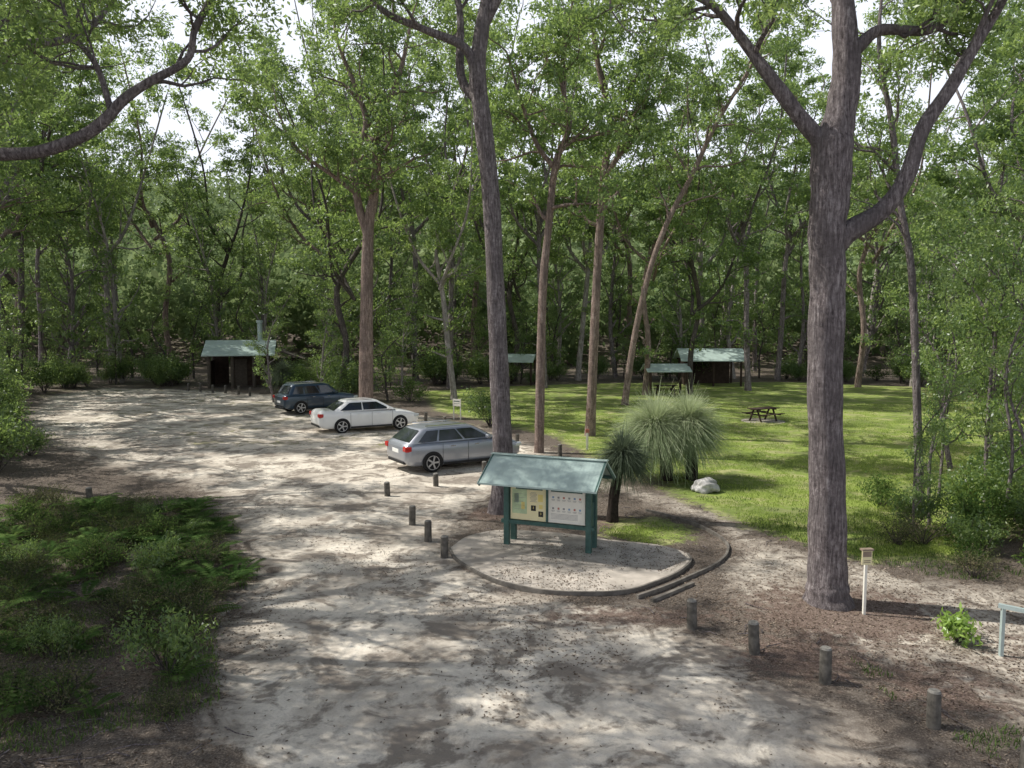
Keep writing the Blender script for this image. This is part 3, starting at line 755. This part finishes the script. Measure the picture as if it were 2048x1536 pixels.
def kerb(pts,w,z0,z1,name='kerb'):
    Q,_=resample([(a,b,0) for a,b in pts],[1]*len(pts),5)
    T=np.gradient(Q,axis=0); T/=np.linalg.norm(T,axis=1,keepdims=True); Nn=np.stack([-T[:,1],T[:,0],0*T[:,0]],1)
    b=MB(); vs=[]
    for q,n_ in zip(Q,Nn):
        for s,z in ((-1,z0),(-1,z1),(1,z1),(1,z0)): vs.append((q[0]+n_[0]*w/2*s,q[1]+n_[1]*w/2*s,z))
    fs=[]
    for i in range(len(Q)-1):
        for k in range(4): fs.append((i*4+k,i*4+(k+1)%4,i*4+4+(k+1)%4,i*4+4+k))
    fs.append((0,1,2,3)); e=(len(Q)-1)*4; fs.append((e+3,e+2,e+1,e))
    b.add(vs,fs); structure(name,b.mesh(name,[M_KERB]))
kerb([(a-.03 if a<1 else a+.02,b-.03) for a,b in pad[:13]],.045,-.15,.085)
kerb([(2.25,13.55),(2.9,14.1),(3.55,14.75),(4.15,15.4),(4.6,16.2),(4.78,17.1),(4.55,18.3),(4.0,19.3),(3.5,19.9)],.05,-.15,.085)
b=MB(); b.box((2.95,13.83,.0),(1.3,.07,.14),rz=.76); structure('step',b.mesh('step',[M_KERB]))

# ------------------------------------------------------------------ bollards
M_BOL=simple('weathered_bollard_timber',(.115,.105,.09),.9,.2,var=.5,scale=9,bstr=.5)
M_BOLT=simple('bollard_top',(.20,.19,.17),.9,.2,var=.4,scale=14)
b=MB(); b.cyl((0,0,-.15),.085,.60,n=16,r2=.08,jit=.02); shaft=b.mesh('bollard_shaft',[M_BOL],smooth=False)
b=MB(); b.cyl((0,0,.45),.079,.025,n=16,r2=.065); cap=b.mesh('bollard_top',[M_BOLT])
for (x,y,h) in [(-3.55,21.75,.9),(-2.3,23.1,.9),(-2.45,18.7,1),(-1.9,17.2,1),(-1.42,15.95,1),(2.92,12.2,1),(3.64,11.27,1),(4.34,10.37,1),(5.22,9.22,1),(5.7,8.2,1),
              (1.77,28.3,.9),(-11.4,20.6,1),(-17.4,51.2,1.2),(-18.5,52.2,1.2),(-19.6,52.8,1.2),(-20.7,53.4,1.2),(-21.8,54,1.2),(-22.9,54.6,1.2),(-.9,25.0,.9),(-4.3,38.3,.9),(-3.2,36.6,.9),(.2,31,.9),(-8.5,44.6,.9)]:
    t=thing('bollard','short round weathered timber bollard in sandy ground','bollard',(x,y,hz(x,y)),random.random()*6,'timber bollards along the road')
    t.scale=(1,1,h*random.uniform(.95,1.05)); t.rotation_euler=(random.uniform(-.05,.05),random.uniform(-.05,.05),random.random()*6)
    part('shaft',shaft,t); part('cap',cap,t)

# ------------------------------------------------------------------ roofs / buildings
def roof_mat(name,c):
    m,nt,out=mat(name)
    tc=N(nt,'ShaderNodeTexCoord').outputs['Object']
    w=N(nt,'ShaderNodeTexWave',wave_type='BANDS',bands_direction='X'); w.inputs['Scale'].default_value=4.2
    nt.links.new(tc,w.inputs['Vector'])
    f=noise(nt,tc,2.5,6,.65)
    col=ramp(nt,f,[(.3,[k*.8 for k in c]),(.7,[k*1.12 for k in c])])
    bsdf(nt,out,col,.42,.5,bump=w.outputs['Fac'],bstr=.08,bdist=.02)
    return m
M_ROOF=roof_mat('green_corrugated_steel',(.36,.455,.42))
M_ROOF2=roof_mat('pale_green_steel',(.42,.52,.47))
M_GREEN=simple('green_painted_timber',(.045,.10,.085),.55,.4,var=.25,scale=10)
M_DARKW=simple('dark_stained_timber',(.05,.034,.026),.85,.2,var=.4,scale=4,bstr=.4)
M_SOFF=simple('grey_brown_timber',(.09,.075,.06),.85,.2,var=.2)  # plain grey-brown timber for the hut posts, beam, door and side roof
M_CREAM=simple('board_cream',(.78,.70,.42),.6,.3,var=.04)
M_WHITE=simple('board_white',(.78,.75,.66),.6,.3,var=.04)
M_MAP=simple('map_green',(.46,.56,.34),.6,.3,var=.25,scale=6)
M_BLK=simple('print_black',(.03,.03,.03),.6,.3,var=.1)
M_GREY=simple('print_grey',(.28,.27,.26),.6,.3,var=.1)
M_YEL=simple('print_yellow',(.75,.62,.22),.6,.3,var=.05)
M_RED=simple('print_red',(.45,.16,.12),.6,.3,var=.05)
M_BLU=simple('print_blue',(.22,.32,.45),.6,.3,var=.05)
M_BROWN=simple('sign_brown',(.26,.20,.15),.6,.3,var=.2)
M_STEEL=simple('galvanised_steel',(.42,.50,.48),.45,.5,metal=.2,var=.1)

def gable_roof(hl,yf,yb,zr,zef,zeb,th=.05):
    b=MB()
    for (ye,ze) in ((-yf,zef),(yb,zeb)):
        b.add([(-hl,0,zr),(hl,0,zr),(hl,ye,ze),(-hl,ye,ze),(-hl,0,zr-th),(hl,0,zr-th),(hl,ye,ze-th),(-hl,ye,ze-th)],
              [(0,1,2,3),(7,6,5,4),(0,3,7,4),(1,5,6,2),(3,2,6,7)])
    return b
K=thing('information_shelter','green roofed park information board shelter on gravel pad','information board',(.78,16.5,PZ),math.radians(-21))
rb=gable_roof(1.30,.86,.80,1.98,1.50,1.50,.035); part('roof',rb.mesh('roof',[M_ROOF]),K)
b=MB(); b.box((0,0,1.99),(2.64,.14,.025)); part('ridge_cap',b.mesh('ridge_cap',[M_ROOF2],bevel=.008),K)
b=MB()
for sx in (-1,1):
    x=sx*1.27
    for (ye,s) in ((-.84,-1),(.78,1)):
        L=math.hypot(ye,.46); b.box((x,ye/2,1.70),(.035,L,.09),rx=math.atan2(-.48,abs(ye))*s)
    b.box((sx*.93,0,1.46),(.07,1.3,.08)); 
b.box((0,-.74,1.50),(2.5,.04,.06)); b.box((0,.68,1.50),(2.5,.04,.06)); b.box((0,0,1.89),(2.5,.05,.1))
part('roof_frame',b.mesh('roof_frame',[M_GREEN]),K)
pm=MB(); pm.box((0,0,.72),(.12,.12,1.70)); pmesh=pm.mesh('post',[M_GREEN],bevel=.01)
for (x,y) in ((-.93,-.06),(.93,-.06),(-.93,.36),(.93,.36)): part('post',pmesh,K,(x,y,0))
b=MB(); b.box((0,-.06,.52),(2.1,.09,.08)); b.box((0,-.06,1.37),(1.72,.06,.06)); b.box((0,-.06,.96),(.04,.06,.76)); b.box((0,.36,.52),(1.72,.06,.09)); b.box((.93,.15,.72),(.04,.29,.6))
b.box((0,.0,.96),(1.72,.03,.78))
part('board_frame',b.mesh('board_frame',[M_GREEN]),K)
def board(xc,kind):
    b=MB(); y=-.045
    b.box((xc,y,.955),(.82,.02,.76),0)
    yy=y-.0125
    def q(cx,cz,w,h,m): b.box((xc+cx,yy-.001,cz+.03),(w,.003,h),m)
    if kind=='map':
        q(-.20,.95,.34,.54,2); q(-.27,1.02,.10,.2,5); q(-.12,.86,.08,.16,1)
        for i in range(5): q(-.22+.03*(i%2),.78+.085*i,.22,.006,7)
        q(.02,1.235,.62,.03,4)
        for i in range(8): q(.12,1.16-.028*i,.16 if i%3 else .12,.008,7)
        q(.12,.82,.11,.12,3); q(.29,.70,.11,.12,3); q(.29,.86,.08,.09,1)
        q(.12,.83,.022,.06,1); q(.29,.71,.03,.05,1); q(.28,1.05,.11,.16,1)
    else:
        q(0,1.235,.70,.03,4)
        for row in range(2):
            for i in range(6):
                q(-.30+.12*i,1.10-.24*row,.042,.042,[5,7,6,7,5,6][(i+row)%6])
                q(-.30+.12*i,1.05-.24*row,.08,.007,7); q(-.30+.12*i,1.03-.24*row,.06,.005,7)
        for i in range(5): q(-.05,.74-.026*i,.6,.006,7)
    return b.mesh('notice_panel',[M_CREAM if kind=='map' else M_WHITE,M_YEL if kind=='map' else M_CREAM,M_MAP,M_BLK,M_GREEN,M_BLU,M_RED,M_GREY])
part('notice_panel',board(-.435,'map'),K,label='cream panel with green map and black symbols')
part('notice_panel',board(.435,'rows'),K,label='white panel with rows of small symbols')

H=thing('toilet_hut','dark timber toilet hut with pale green metal roof','hut',(-20.3,58.2,0),math.radians(14))
rb=gable_roof(2.5,2.6,2.3,3.5,2.5,2.6,.08); part('roof',rb.mesh('roof',[M_ROOF2]),H)
b=MB(); b.box((.75,.5,1.25),(2.8,2.6,2.5)); b.box((-1.6,1.0,1.25),(1.1,.1,2.5)); b.box((-2.1,-.3,1.0),(.08,2.4,2.0))
b.add([(-2.3,1.6,2.5),(-2.3,0,3.2),(-2.3,-1.6,2.5)],[(0,1,2)]); b.add([(2.3,1.6,2.5),(2.3,0,3.2),(2.3,-1.6,2.5)],[(0,1,2)])
part('wall',b.mesh('wall',[M_DARKW]),H)
pb=MB(); pb.cyl((0,0,-.1),.13,2.6,n=10); pmm=pb.mesh('hut_post',[M_SOFF])
for x in (-2.1,-.5,1.0,2.1): part('post',pmm,H,(x,-1.9,0))
b=MB(); b.box((0,-1.9,2.5),(4.6,.15,.18)); part('beam',b.mesh('beam',[M_SOFF]),H)
b=MB(); b.cyl((1.3,.6,2.8),.18,2.0,n=14); b.cyl((1.3,.6,4.8),.25,.18,n=14); part('vent_pipe',b.mesh('vent_pipe',[M_STEEL]),H)
b=MB(); b.box((0,-.82,1.05),(.85,.04,2.1)); part('door',b.mesh('door',[M_SOFF]),H)
b=MB(); b.add([(2.52,-2.0,2.85),(4.6,-1.8,2.1),(4.6,1.6,2.1),(2.52,1.6,2.85),(2.52,-2.0,2.77),(4.6,-1.8,2.02),(4.6,1.6,2.02),(2.52,1.6,2.77)],[(0,1,2,3),(7,6,5,4),(0,4,5,1),(1,5,6,2)])
part('side_roof',b.mesh('side_roof',[M_SOFF]),H)
b=MB(); b.box((3.3,.1,1.05),(2.1,2.8,2.1)); part('wall',b.mesh('side_wall',[M_DARKW]),H)

def shelter(loc,rz,hl,yw,ze,zr,label,walls=False,n=2):
    S=thing('picnic_shelter',label,'picnic shelter',(loc[0],loc[1],hz(*loc)),math.radians(rz))
    part('roof',gable_roof(hl,yw,yw,zr,ze,ze,.06).mesh('roof',[M_ROOF2]),S)
    b=MB(); b.box((0,0,ze+.02),(hl*1.8,.1,.12)); b.box((0,-yw*.8,ze-.02),(hl*1.8,.08,.12)); b.box((0,yw*.8,ze-.02),(hl*1.8,.08,.12))
    part('beam',b.mesh('beam',[M_DARKW]),S)
    pb=MB(); pb.box((0,0,ze/2-.05),(.14,.14,ze)); pmm=pb.mesh('post',[M_DARKW],bevel=.01)
    for i in range(n):
        for s in (-1,1): part('post',pmm,S,((-1+2*i/(n-1))*hl*.82,s*yw*.78,0))
    if walls:
        b=MB(); b.box((0,yw*.7,ze*.5),(hl*1.5,.08,ze)); b.box((-hl*.8,yw*.2,ze*.5),(.08,yw,ze)); part('wall',b.mesh('wall',[M_DARKW]),S)
    return S
def table_mesh():
    b=MB()
    for i in range(4): b.box((0,-.3+.2*i,.74),(1.8,.18,.045))
    for s in (-1,1):
        for i in range(2): b.box((0,s*(.68+.13*i-.06),.44),(1.8,.12,.04))
    top=b.mesh('table_top',[M_DARKW])
    b=MB()
    for x in (-.62,.62):
        b.box((x,0,.40),(.08,1.45,.07)); b.box((x,-.28,.36),(.08,.07,.8),rx=-.42); b.box((x,.28,.36),(.08,.07,.8),rx=.42); b.box((x,0,.68),(.08,.75,.06))
    return top,b.mesh('table_frame',[M_DARKW])
TT,TF=table_mesh()
def table(x,y,rz,label,s=.85):
    t=thing('picnic_table',label,'picnic table',(x,y,hz(x,y)+.02),rz); part('top',TT,t); part('frame',TF,t); t.scale=(s,s,s)
shelter((10.3,51.8),4,1.5,1.0,1.65,2.1,'small green roofed picnic shelter on the lawn')
shelter((15.3,60),-3,2.5,2.1,2.0,2.85,'larger green roofed shelter with dark timber walls',True,3)
shelter((.7,60),-12,1.15,1.1,1.85,2.4,'small shelter with pale green roof under the trees')
table(12.4,38.0,.5,'dark timber picnic table on a pale slab')
table(10.3,51.8,.1,'picnic table beneath a small shelter')
b=MB(); b.cyl((0,0,-.1),1.05,.115,n=28); sl=b.mesh('slab',[M_PAD]); o=structure('table_slab',sl); o.location=(12.4,38.0,hz(12.4,38))
import bmesh
bm=bmesh.new(); bmesh.ops.create_icosphere(bm,subdivisions=4,radius=1)
for v_ in bm.verts:
    c=v_.co; k=1+.16*math.sin(c.x*3+1)*math.cos(c.y*2.6)+.10*math.sin(c.z*5+c.x*4)+.05*math.sin(c.y*11+c.z*7)
    v_.co=Vector((c.x*.44*k,c.y*.34*k,max(c.z,-.4)*.26*k+.12))
me=bpy.data.meshes.new('boulder'); bm.to_mesh(me); bm.free(); me.materials.append(simple('pale_rock',(.42,.41,.39),.9,.2,var=.45,scale=5,bstr=.6))
for p in me.polygons: p.use_smooth=True
thing('boulder','pale grey boulder sitting on the lawn edge','rock',(5.65,22.3,hz(5.65,22.3)),.4,None,me)

# ------------------------------------------------------------------ signs and rail
S=thing('small_sign','small beige brown sign on white post beside tree','sign',(6.0,12.85,hz(6,12.85)),math.radians(6))
b=MB(); b.box((0,0,.43),(.045,.04,1.0)); part('post',b.mesh('post',[M_WHITE]),S)
b=MB(); b.box((0,-.03,1.0),(.18,.015,.24),1); b.box((0,-.039,1.06),(.15,.003,.09),0); b.box((0,-.039,.95),(.12,.003,.015),0); b.box((0,-.039,.92),(.12,.003,.012),0)
b.box((0,-.02,1.14),(.20,.10,.03),0)
part('sign_panel',b.mesh('sign_panel',[M_BROWN,M_CREAM]),S)
S=thing('white_notice_board','white notice board on two posts beside the parked cars','sign',(-2.75,38.6,hz(-2.75,38.6)),math.radians(-28))
pb=MB(); pb.box((0,0,.5),(.045,.045,1.1)); pmm=pb.mesh('post',[M_WHITE])
for x in (-.2,.2): part('post',pmm,S,(x,0,0))
b=MB(); b.box((0,-.035,.86),(.46,.02,.36),0); b.box((0,-.047,.93),(.34,.003,.05),1); b.box((0,-.047,.81),(.34,.003,.015),1); part('sign_panel',b.mesh('sign_panel',[M_WHITE,M_GREEN]),S)
R=thing('metal_handrail','pale galvanised metal handrail beside the path','handrail',(7.3,11.2,hz(7.3,11.2)))
pb=MB(); pb.box((0,0,.34),(.05,.05,.8)); pmm=pb.mesh('post',[M_STEEL])
for i in range(3): part('post',pmm,R,(.868*i,-.77*i,0))
b=MB(); b.box((.87,-.77,.76),(2.45,.06,.06),rz=math.atan2(-.55,.62)); part('rail',b.mesh('rail',[M_STEEL]),R)
S=thing('marker_post','small white marker with red top near the grass trees','marker post',(2.9,29.6,hz(2.9,29.6)))
b=MB(); b.box((0,0,.3),(.08,.05,.75)); part('post',b.mesh('post',[M_WHITE]),S)
b=MB(); b.box((0,-.01,.74),(.14,.06,.14)); part('sign_panel',b.mesh('sign_panel',[M_RED]),S)

# ------------------------------------------------------------------ cars
def paint(name,c,metal=0):
    m,nt,out=mat(name)
    tc=N(nt,'ShaderNodeTexCoord').outputs['Object']; f=noise(nt,tc,3,4)
    col=ramp(nt,f,[(.3,[k*.93 for k in c]),(.7,c)])
    bsdf(nt,out,col,.3,.5,metal,coat=.8); return m
M_GLASS=simple('tinted_glass',(.015,.02,.022),.06,.9,var=.1)
M_TYRE=simple('tyre_rubber',(.018,.018,.018),.85,.2,var=.2)
M_RIM=simple('alloy_rim',(.45,.46,.48),.35,.5,metal=.7,var=.05)
M_DK=simple('black_trim',(.015,.015,.016),.6,.3,var=.1)
M_TAIL=simple('tail_lamp_red',(.42,.015,.012),.2,.6,var=.1)
M_HEAD=simple('head_lamp_clear',(.62,.65,.68),.12,.8,metal=.2,var=.05)
M_CHR=simple('chrome',(.6,.6,.6),.15,.6,metal=.9,var=.02)
M_PLATE=simple('plate_white',(.74,.74,.70),.6,.3,var=.04)
b=MB(); n=28
prof=[(-.10,.24),(-.10,.295),(-.075,.325),(.075,.325),(.10,.295),(.10,.24)]
vs=[];fs=[]
for (yy,rr) in prof:
    for i in range(n): a=2*math.pi*i/n; vs.append((rr*math.cos(a),yy,rr*math.sin(a)))
for j in range(len(prof)-1):
    for i in range(n): fs.append((j*n+i,j*n+(i+1)%n,(j+1)*n+(i+1)%n,(j+1)*n+i))
fs.append(tuple(range(n))); fs.append(tuple(range(5*n,6*n))); b.add(vs,fs); TYRE=b.mesh('tyre',[M_TYRE])
b=MB()
for s in (-1,1):
    b.cyl((0,s*.092-.006,0),.235,.012,1,n=28,axis='Y')
    b.cyl((0,s*.108-.012,0),.055,.024,0,n=14,axis='Y')
    for i in range(5):
        a=2*math.pi*i/5; b.box((math.cos(a)*.12,s*.104,math.sin(a)*.12),(.235,.016,.05),0,ry=-a)
        b.box((math.cos(a+.12)*.15,s*.103,math.sin(a+.12)*.15),(.15,.012,.03),0,ry=-a-.1)
    for i in range(28):
        a=2*math.pi*i/28; b.box((math.cos(a)*.226,s*.104,math.sin(a)*.226),(.022,.016,.054),0,ry=-a)
RIM=b.mesh('rim',[M_RIM,M_DK])

def car(label,loc,deg,st,gh,pm,wb,glass_cuts,wr=1.0,rails=False,cat='car',scl=1.0):
    C=thing('parked_car',label,cat,(loc[0],loc[1],hz(*loc)+.01),math.radians(deg),'cars parked at the clearing edge')
    C.scale=(scl,scl,scl)
    ringf=[(0,0),(.6,0),(.86,.0),(.96,.08),(.99,.25),(1.0,.48),(1.0,.66),(.985,.80),(.95,.92),(.86,.985),(.5,1.01),(0,1.02)]
    vs=[];fs=[]; X=[s[0] for s in st]
    xi=np.linspace(X[0],X[-1],40); xi=np.sort(np.concatenate([xi,[X[0]+.03,X[-1]-.03]]))
    zl=np.interp(xi,X,[s[1] for s in st]); zt=np.interp(xi,X,[s[2] for s in st]); hw=np.interp(xi,X,[s[3] for s in st])
    k=len(ringf)*2-2
    for x,a,c,h in zip(xi,zl,zt,hw):
        full=ringf+[(-p[0],p[1]) for p in ringf[-2:0:-1]]
        for (fy,fz) in full: vs.append((x,fy*h,a+fz*(c-a)))
    for i in range(len(xi)-1):
        for j in range(k): fs.append((i*k+j,i*k+(j+1)%k,(i+1)*k+(j+1)%k,(i+1)*k+j))
    fs.append(tuple(range(k))); fs.append(tuple(range((len(xi)-1)*k,len(xi)*k)))
    b=MB(); b.add(vs,fs)
    xr0,xf0,xr1,xf1,z0,z1,h0,h1=gh
    def ext(t): return xr0+(xr1-xr0)*t, xf0+(xf1-xf0)*t, h0+(h1-h0)*t, z0+(z1-z0)*t
    lv=[0,.45,.86,.95,1.0]; loops=[]
    for t in lv:
        a,f,h,z=ext(t)
        if t==.95: h-=.03; a+=.04; f-=.06
        if t==1.0: h-=.16; a+=.18; f-=.25; z+=.012
        L=[(f+.07,0),(f+.05,h*.5),(f-.01,h*.86),(f-.14,h*.99),((a+f)/2+.5,h*1.01),((a+f)/2-.5,h*1.01),(a+.12,h*.98),(a-.0,h*.84),(a-.03,h*.5),(a-.045,0)]
        L=L+[(x,-y) for x,y in L[-2:0:-1]]
        loops.append([(x,y,z) for x,y in L])
    vs=[p for L in loops for p in L]; k2=len(loops[0]); fs=[]
    for i in range(len(loops)-1):
        for j in range(k2): fs.append((i*k2+j,i*k2+(j+1)%k2,(i+1)*k2+(j+1)%k2,(i+1)*k2+j))
    fs.append(tuple(range((len(loops)-1)*k2,len(loops)*k2)))
    b.add(vs,fs)
    me=b.mesh('car_body',[pm],smooth=True)
    part('body',me,C)
    for s in (-1,1):
        for gi,(u0,u1) in enumerate(glass_cuts):
            w=MB(); pts=[]
            for t in (.10,.80):
                a,f,h,z=ext(t); a+=.16; f-=.16
                for u in (u0,u1): pts.append((a+(f-a)*u,s*(h*1.012+.012),z))
            w.add(pts,[(0,1,3,2)]); part('window',w.mesh('side_window',[M_GLASS]),C)
    for end in ('f','r'):
        w=MB(); pts=[];cols=[-.84,-.45,0,.45,.84]
        for t in (.06,.86) if end=='f' else (.12,.84):
            a,f,h,z=ext(t)
            for c in cols:
                bul=.07-.08*abs(c)**2 if end=='f' else -(.045-.045*abs(c)**2)
                x=(f+bul+.02) if end=='f' else (a+bul-.02)
                pts.append((x,c*h,z))
        w.add(pts,[(i,i+1,i+6,i+5) for i in range(4)])
        part('windscreen' if end=='f' else 'rear_window',w.mesh('screen',[M_GLASS]),C)
    L0=X[0];L1=X[-1]; hwm=max(s[3] for s in st); zbt=st[0][2]
    for sx in (-1,1):
        for sy in (-1,1):
            x=sx*wb/2; w=MB(); r=.375*wr; zc=.325*wr
            pts=[]
            for i in range(21):
                a=math.radians(-20+220*i/20); pts.append((x+r*math.cos(a),sy*(hwm+.004),max(.2,zc+r*math.sin(a))))
            w.add(pts,[tuple(range(21))]); part('wheel_arch',w.mesh('wheel_arch',[M_DK]),C)
            W=part('wheel',None,C,(x,sy*(hwm-.085),zc)); W.scale=(wr,1,wr)
            part('tyre',TYRE,W); part('rim',RIM,W)
    for sy in (-1,1):
        i1=np.interp(L0+.10,X,[s[3] for s in st]); zt1=np.interp(L0+.1,X,[s[2] for s in st])
        w=MB(); w.box((L0+.10,sy*(i1-.10),zt1-.16),(.24,.26,.17)); part('tail_light',w.mesh('tail_light',[M_TAIL],bevel=.03),C)
        i2=np.interp(L1-.2,X,[s[3] for s in st]); zt2=np.interp(L1-.2,X,[s[2] for s in st])
        w=MB(); w.box((L1-.2,sy*(i2-.13),zt2-.11),(.34,.28,.13),rz=-sy*.35); part('headlight',w.mesh('headlight',[M_HEAD],bevel=.03),C)
        w=MB(); w.box((gh[1]-.42,sy*(hwm+.08),gh[4]+.08),(.12,.2,.13)); part('mirror',w.mesh('mirror',[pm],bevel=.03),C)
        for hx in (-.55,.35): 
            w=MB(); w.box((hx,sy*(hwm+.004),gh[4]-.14),(.17,.03,.03)); part('door_handle',w.mesh('door_handle',[M_CHR if rails else pm],bevel=.006),C)
        for lx in (-.98*wb/2.75,.02,1.02):
            w=MB(); w.box((lx,sy*(hwm+.0005),.6),(.010,.006,.66)); part('door_seam',w.mesh('door_seam',[M_DK]),C)
        w=MB(); w.box((0,sy*(hwm+.002),.26),(wb-.8,.02,.07)); part('sill',w.mesh('sill',[M_DK]),C)
    w=MB(); w.box((L0+.02,0,.70 if zbt>.7 else .6),(.05,.50,.13)); part('number_plate',w.mesh('plate',[M_PLATE],bevel=.005),C)
    w=MB(); w.box((L0+.10,0,.36),(.2,1.3,.12)); part('bumper',w.mesh('bumper_trim',[M_DK],bevel=.03),C)
    w=MB(); w.box((L1-.10,0,.42),(.2,.95,.16)); part('grille',w.mesh('grille',[M_DK],bevel=.03),C)
    if rails:
        for sy in (-1,1):
            w=MB(); w.box(((gh[2]+gh[3])/2,sy*(gh[7]-.10),gh[5]+.04),(gh[3]-gh[2]-.25,.03,.03)); part('roof_rail',w.mesh('roof_rail',[M_CHR]),C)
    return C
SED=[(-2.42,.45,.86,.66),(-2.36,.32,.99,.80),(-2.15,.24,1.05,.87),(-1.5,.2,1.03,.905),(0,.19,.98,.915),(.9,.19,.965,.915),(1.5,.2,.91,.90),(2.05,.23,.80,.86),(2.32,.28,.70,.77),(2.42,.40,.60,.62)]
WAG=[(-2.24,.45,.84,.70),(-2.18,.32,.96,.82),(-2.0,.24,1.01,.87),(-1.3,.2,1.0,.895),(0,.19,.98,.90),(.9,.19,.96,.90),(1.4,.2,.91,.885),(1.9,.24,.81,.84),(2.15,.3,.70,.75),(2.24,.42,.60,.60)]
SUV=[(-2.30,.52,1.0,.70),(-2.24,.40,1.1,.84),(-2.05,.32,1.14,.90),(-1.3,.28,1.13,.93),(0,.27,1.11,.935),(.9,.27,1.10,.935),(1.4,.28,1.06,.92),(1.95,.31,.98,.88),(2.2,.37,.86,.79),(2.3,.48,.74,.65)]
car('white sedan parked on the sandy clearing edge',(-6.72,35.3),29,SED,(-1.78,1.22,-1.02,.32,.985,1.46,.84,.62),paint('white_car_paint',(.82,.82,.80)),2.78,[(.03,.44),(.47,.97)],scl=.97)
car('silver grey station wagon with tinted windows and roof rails',(-1.95,26.5),32,WAG,(-2.10,1.15,-1.52,.25,.97,1.45,.83,.62),paint('silver_car_paint',(.33,.35,.39),.45),2.62,[(.03,.27),(.30,.62),(.65,.98)],rails=True,)
car('dark blue four wheel drive parked beside a tree',(-10.75,42.4),38,SUV,(-2.05,1.10,-1.72,.36,1.10,1.70,.86,.68),paint('dark_blue_car_paint',(.03,.055,.085),.3),2.7,[(.02,.26),(.29,.62),(.65,.98)],wr=1.12,rails=True,scl=.93)

# ------------------------------------------------------------------ light
SUN=Vector((-1.30,.30,1.55)).normalized()
el=math.asin(SUN.z); rot=math.atan2(SUN.x,SUN.y)
w=bpy.data.worlds.new("World"); scene.world=w; w.use_nodes=True; nt=w.node_tree
bg=nt.nodes['Background']
sky=nt.nodes.new('ShaderNodeTexSky'); sky.sky_type='NISHITA'; sky.sun_disc=False
sky.sun_elevation=el; sky.sun_rotation=rot; sky.air_density=1.0; sky.dust_density=3.0; sky.ozone_density=1.0; sky.altitude=50
# white summer haze low in the sky, thinning towards the zenith
tc=nt.nodes.new('ShaderNodeTexCoord')
sep=nt.nodes.new('ShaderNodeSeparateXYZ'); nt.links.new(tc.outputs['Generated'],sep.inputs[0])
rp=nt.nodes.new('ShaderNodeValToRGB'); rp.color_ramp.elements[0].position=.36; rp.color_ramp.elements[0].color=(1,1,1,1); rp.color_ramp.elements[1].position=.66; rp.color_ramp.elements[1].color=(0,0,0,1)
nt.links.new(sep.outputs['Z'],rp.inputs['Fac'])
mx=nt.nodes.new('ShaderNodeMix'); mx.data_type='RGBA'
nt.links.new(rp.outputs[0],mx.inputs[0]); nt.links.new(sky.outputs[0],mx.inputs[6]); mx.inputs[7].default_value=(9.9,10.4,11.6,1)
nt.links.new(mx.outputs[2],bg.inputs['Color']); bg.inputs['Strength'].default_value=.105
ld=bpy.data.lights.new('sun','SUN'); ld.energy=5.0; ld.angle=math.radians(.4); ld.color=(1,.965,.90)
lo=bpy.data.objects.new('sun',ld); lo.rotation_euler=(-SUN).to_track_quat('-Z','Y').to_euler(); lo.location=(-20,5,30); link(lo)

cam=bpy.data.cameras.new('camera'); cam.sensor_width=36; cam.lens=1550/2048*36; cam.clip_end=1500
co=bpy.data.objects.new('camera',cam); co.location=(0,0,5); co.rotation_euler=(math.radians(90-4.72),0,0); link(co)
scene.camera=co
scene.view_settings.view_transform='Standard'; scene.view_settings.look='None'; scene.view_settings.exposure=0
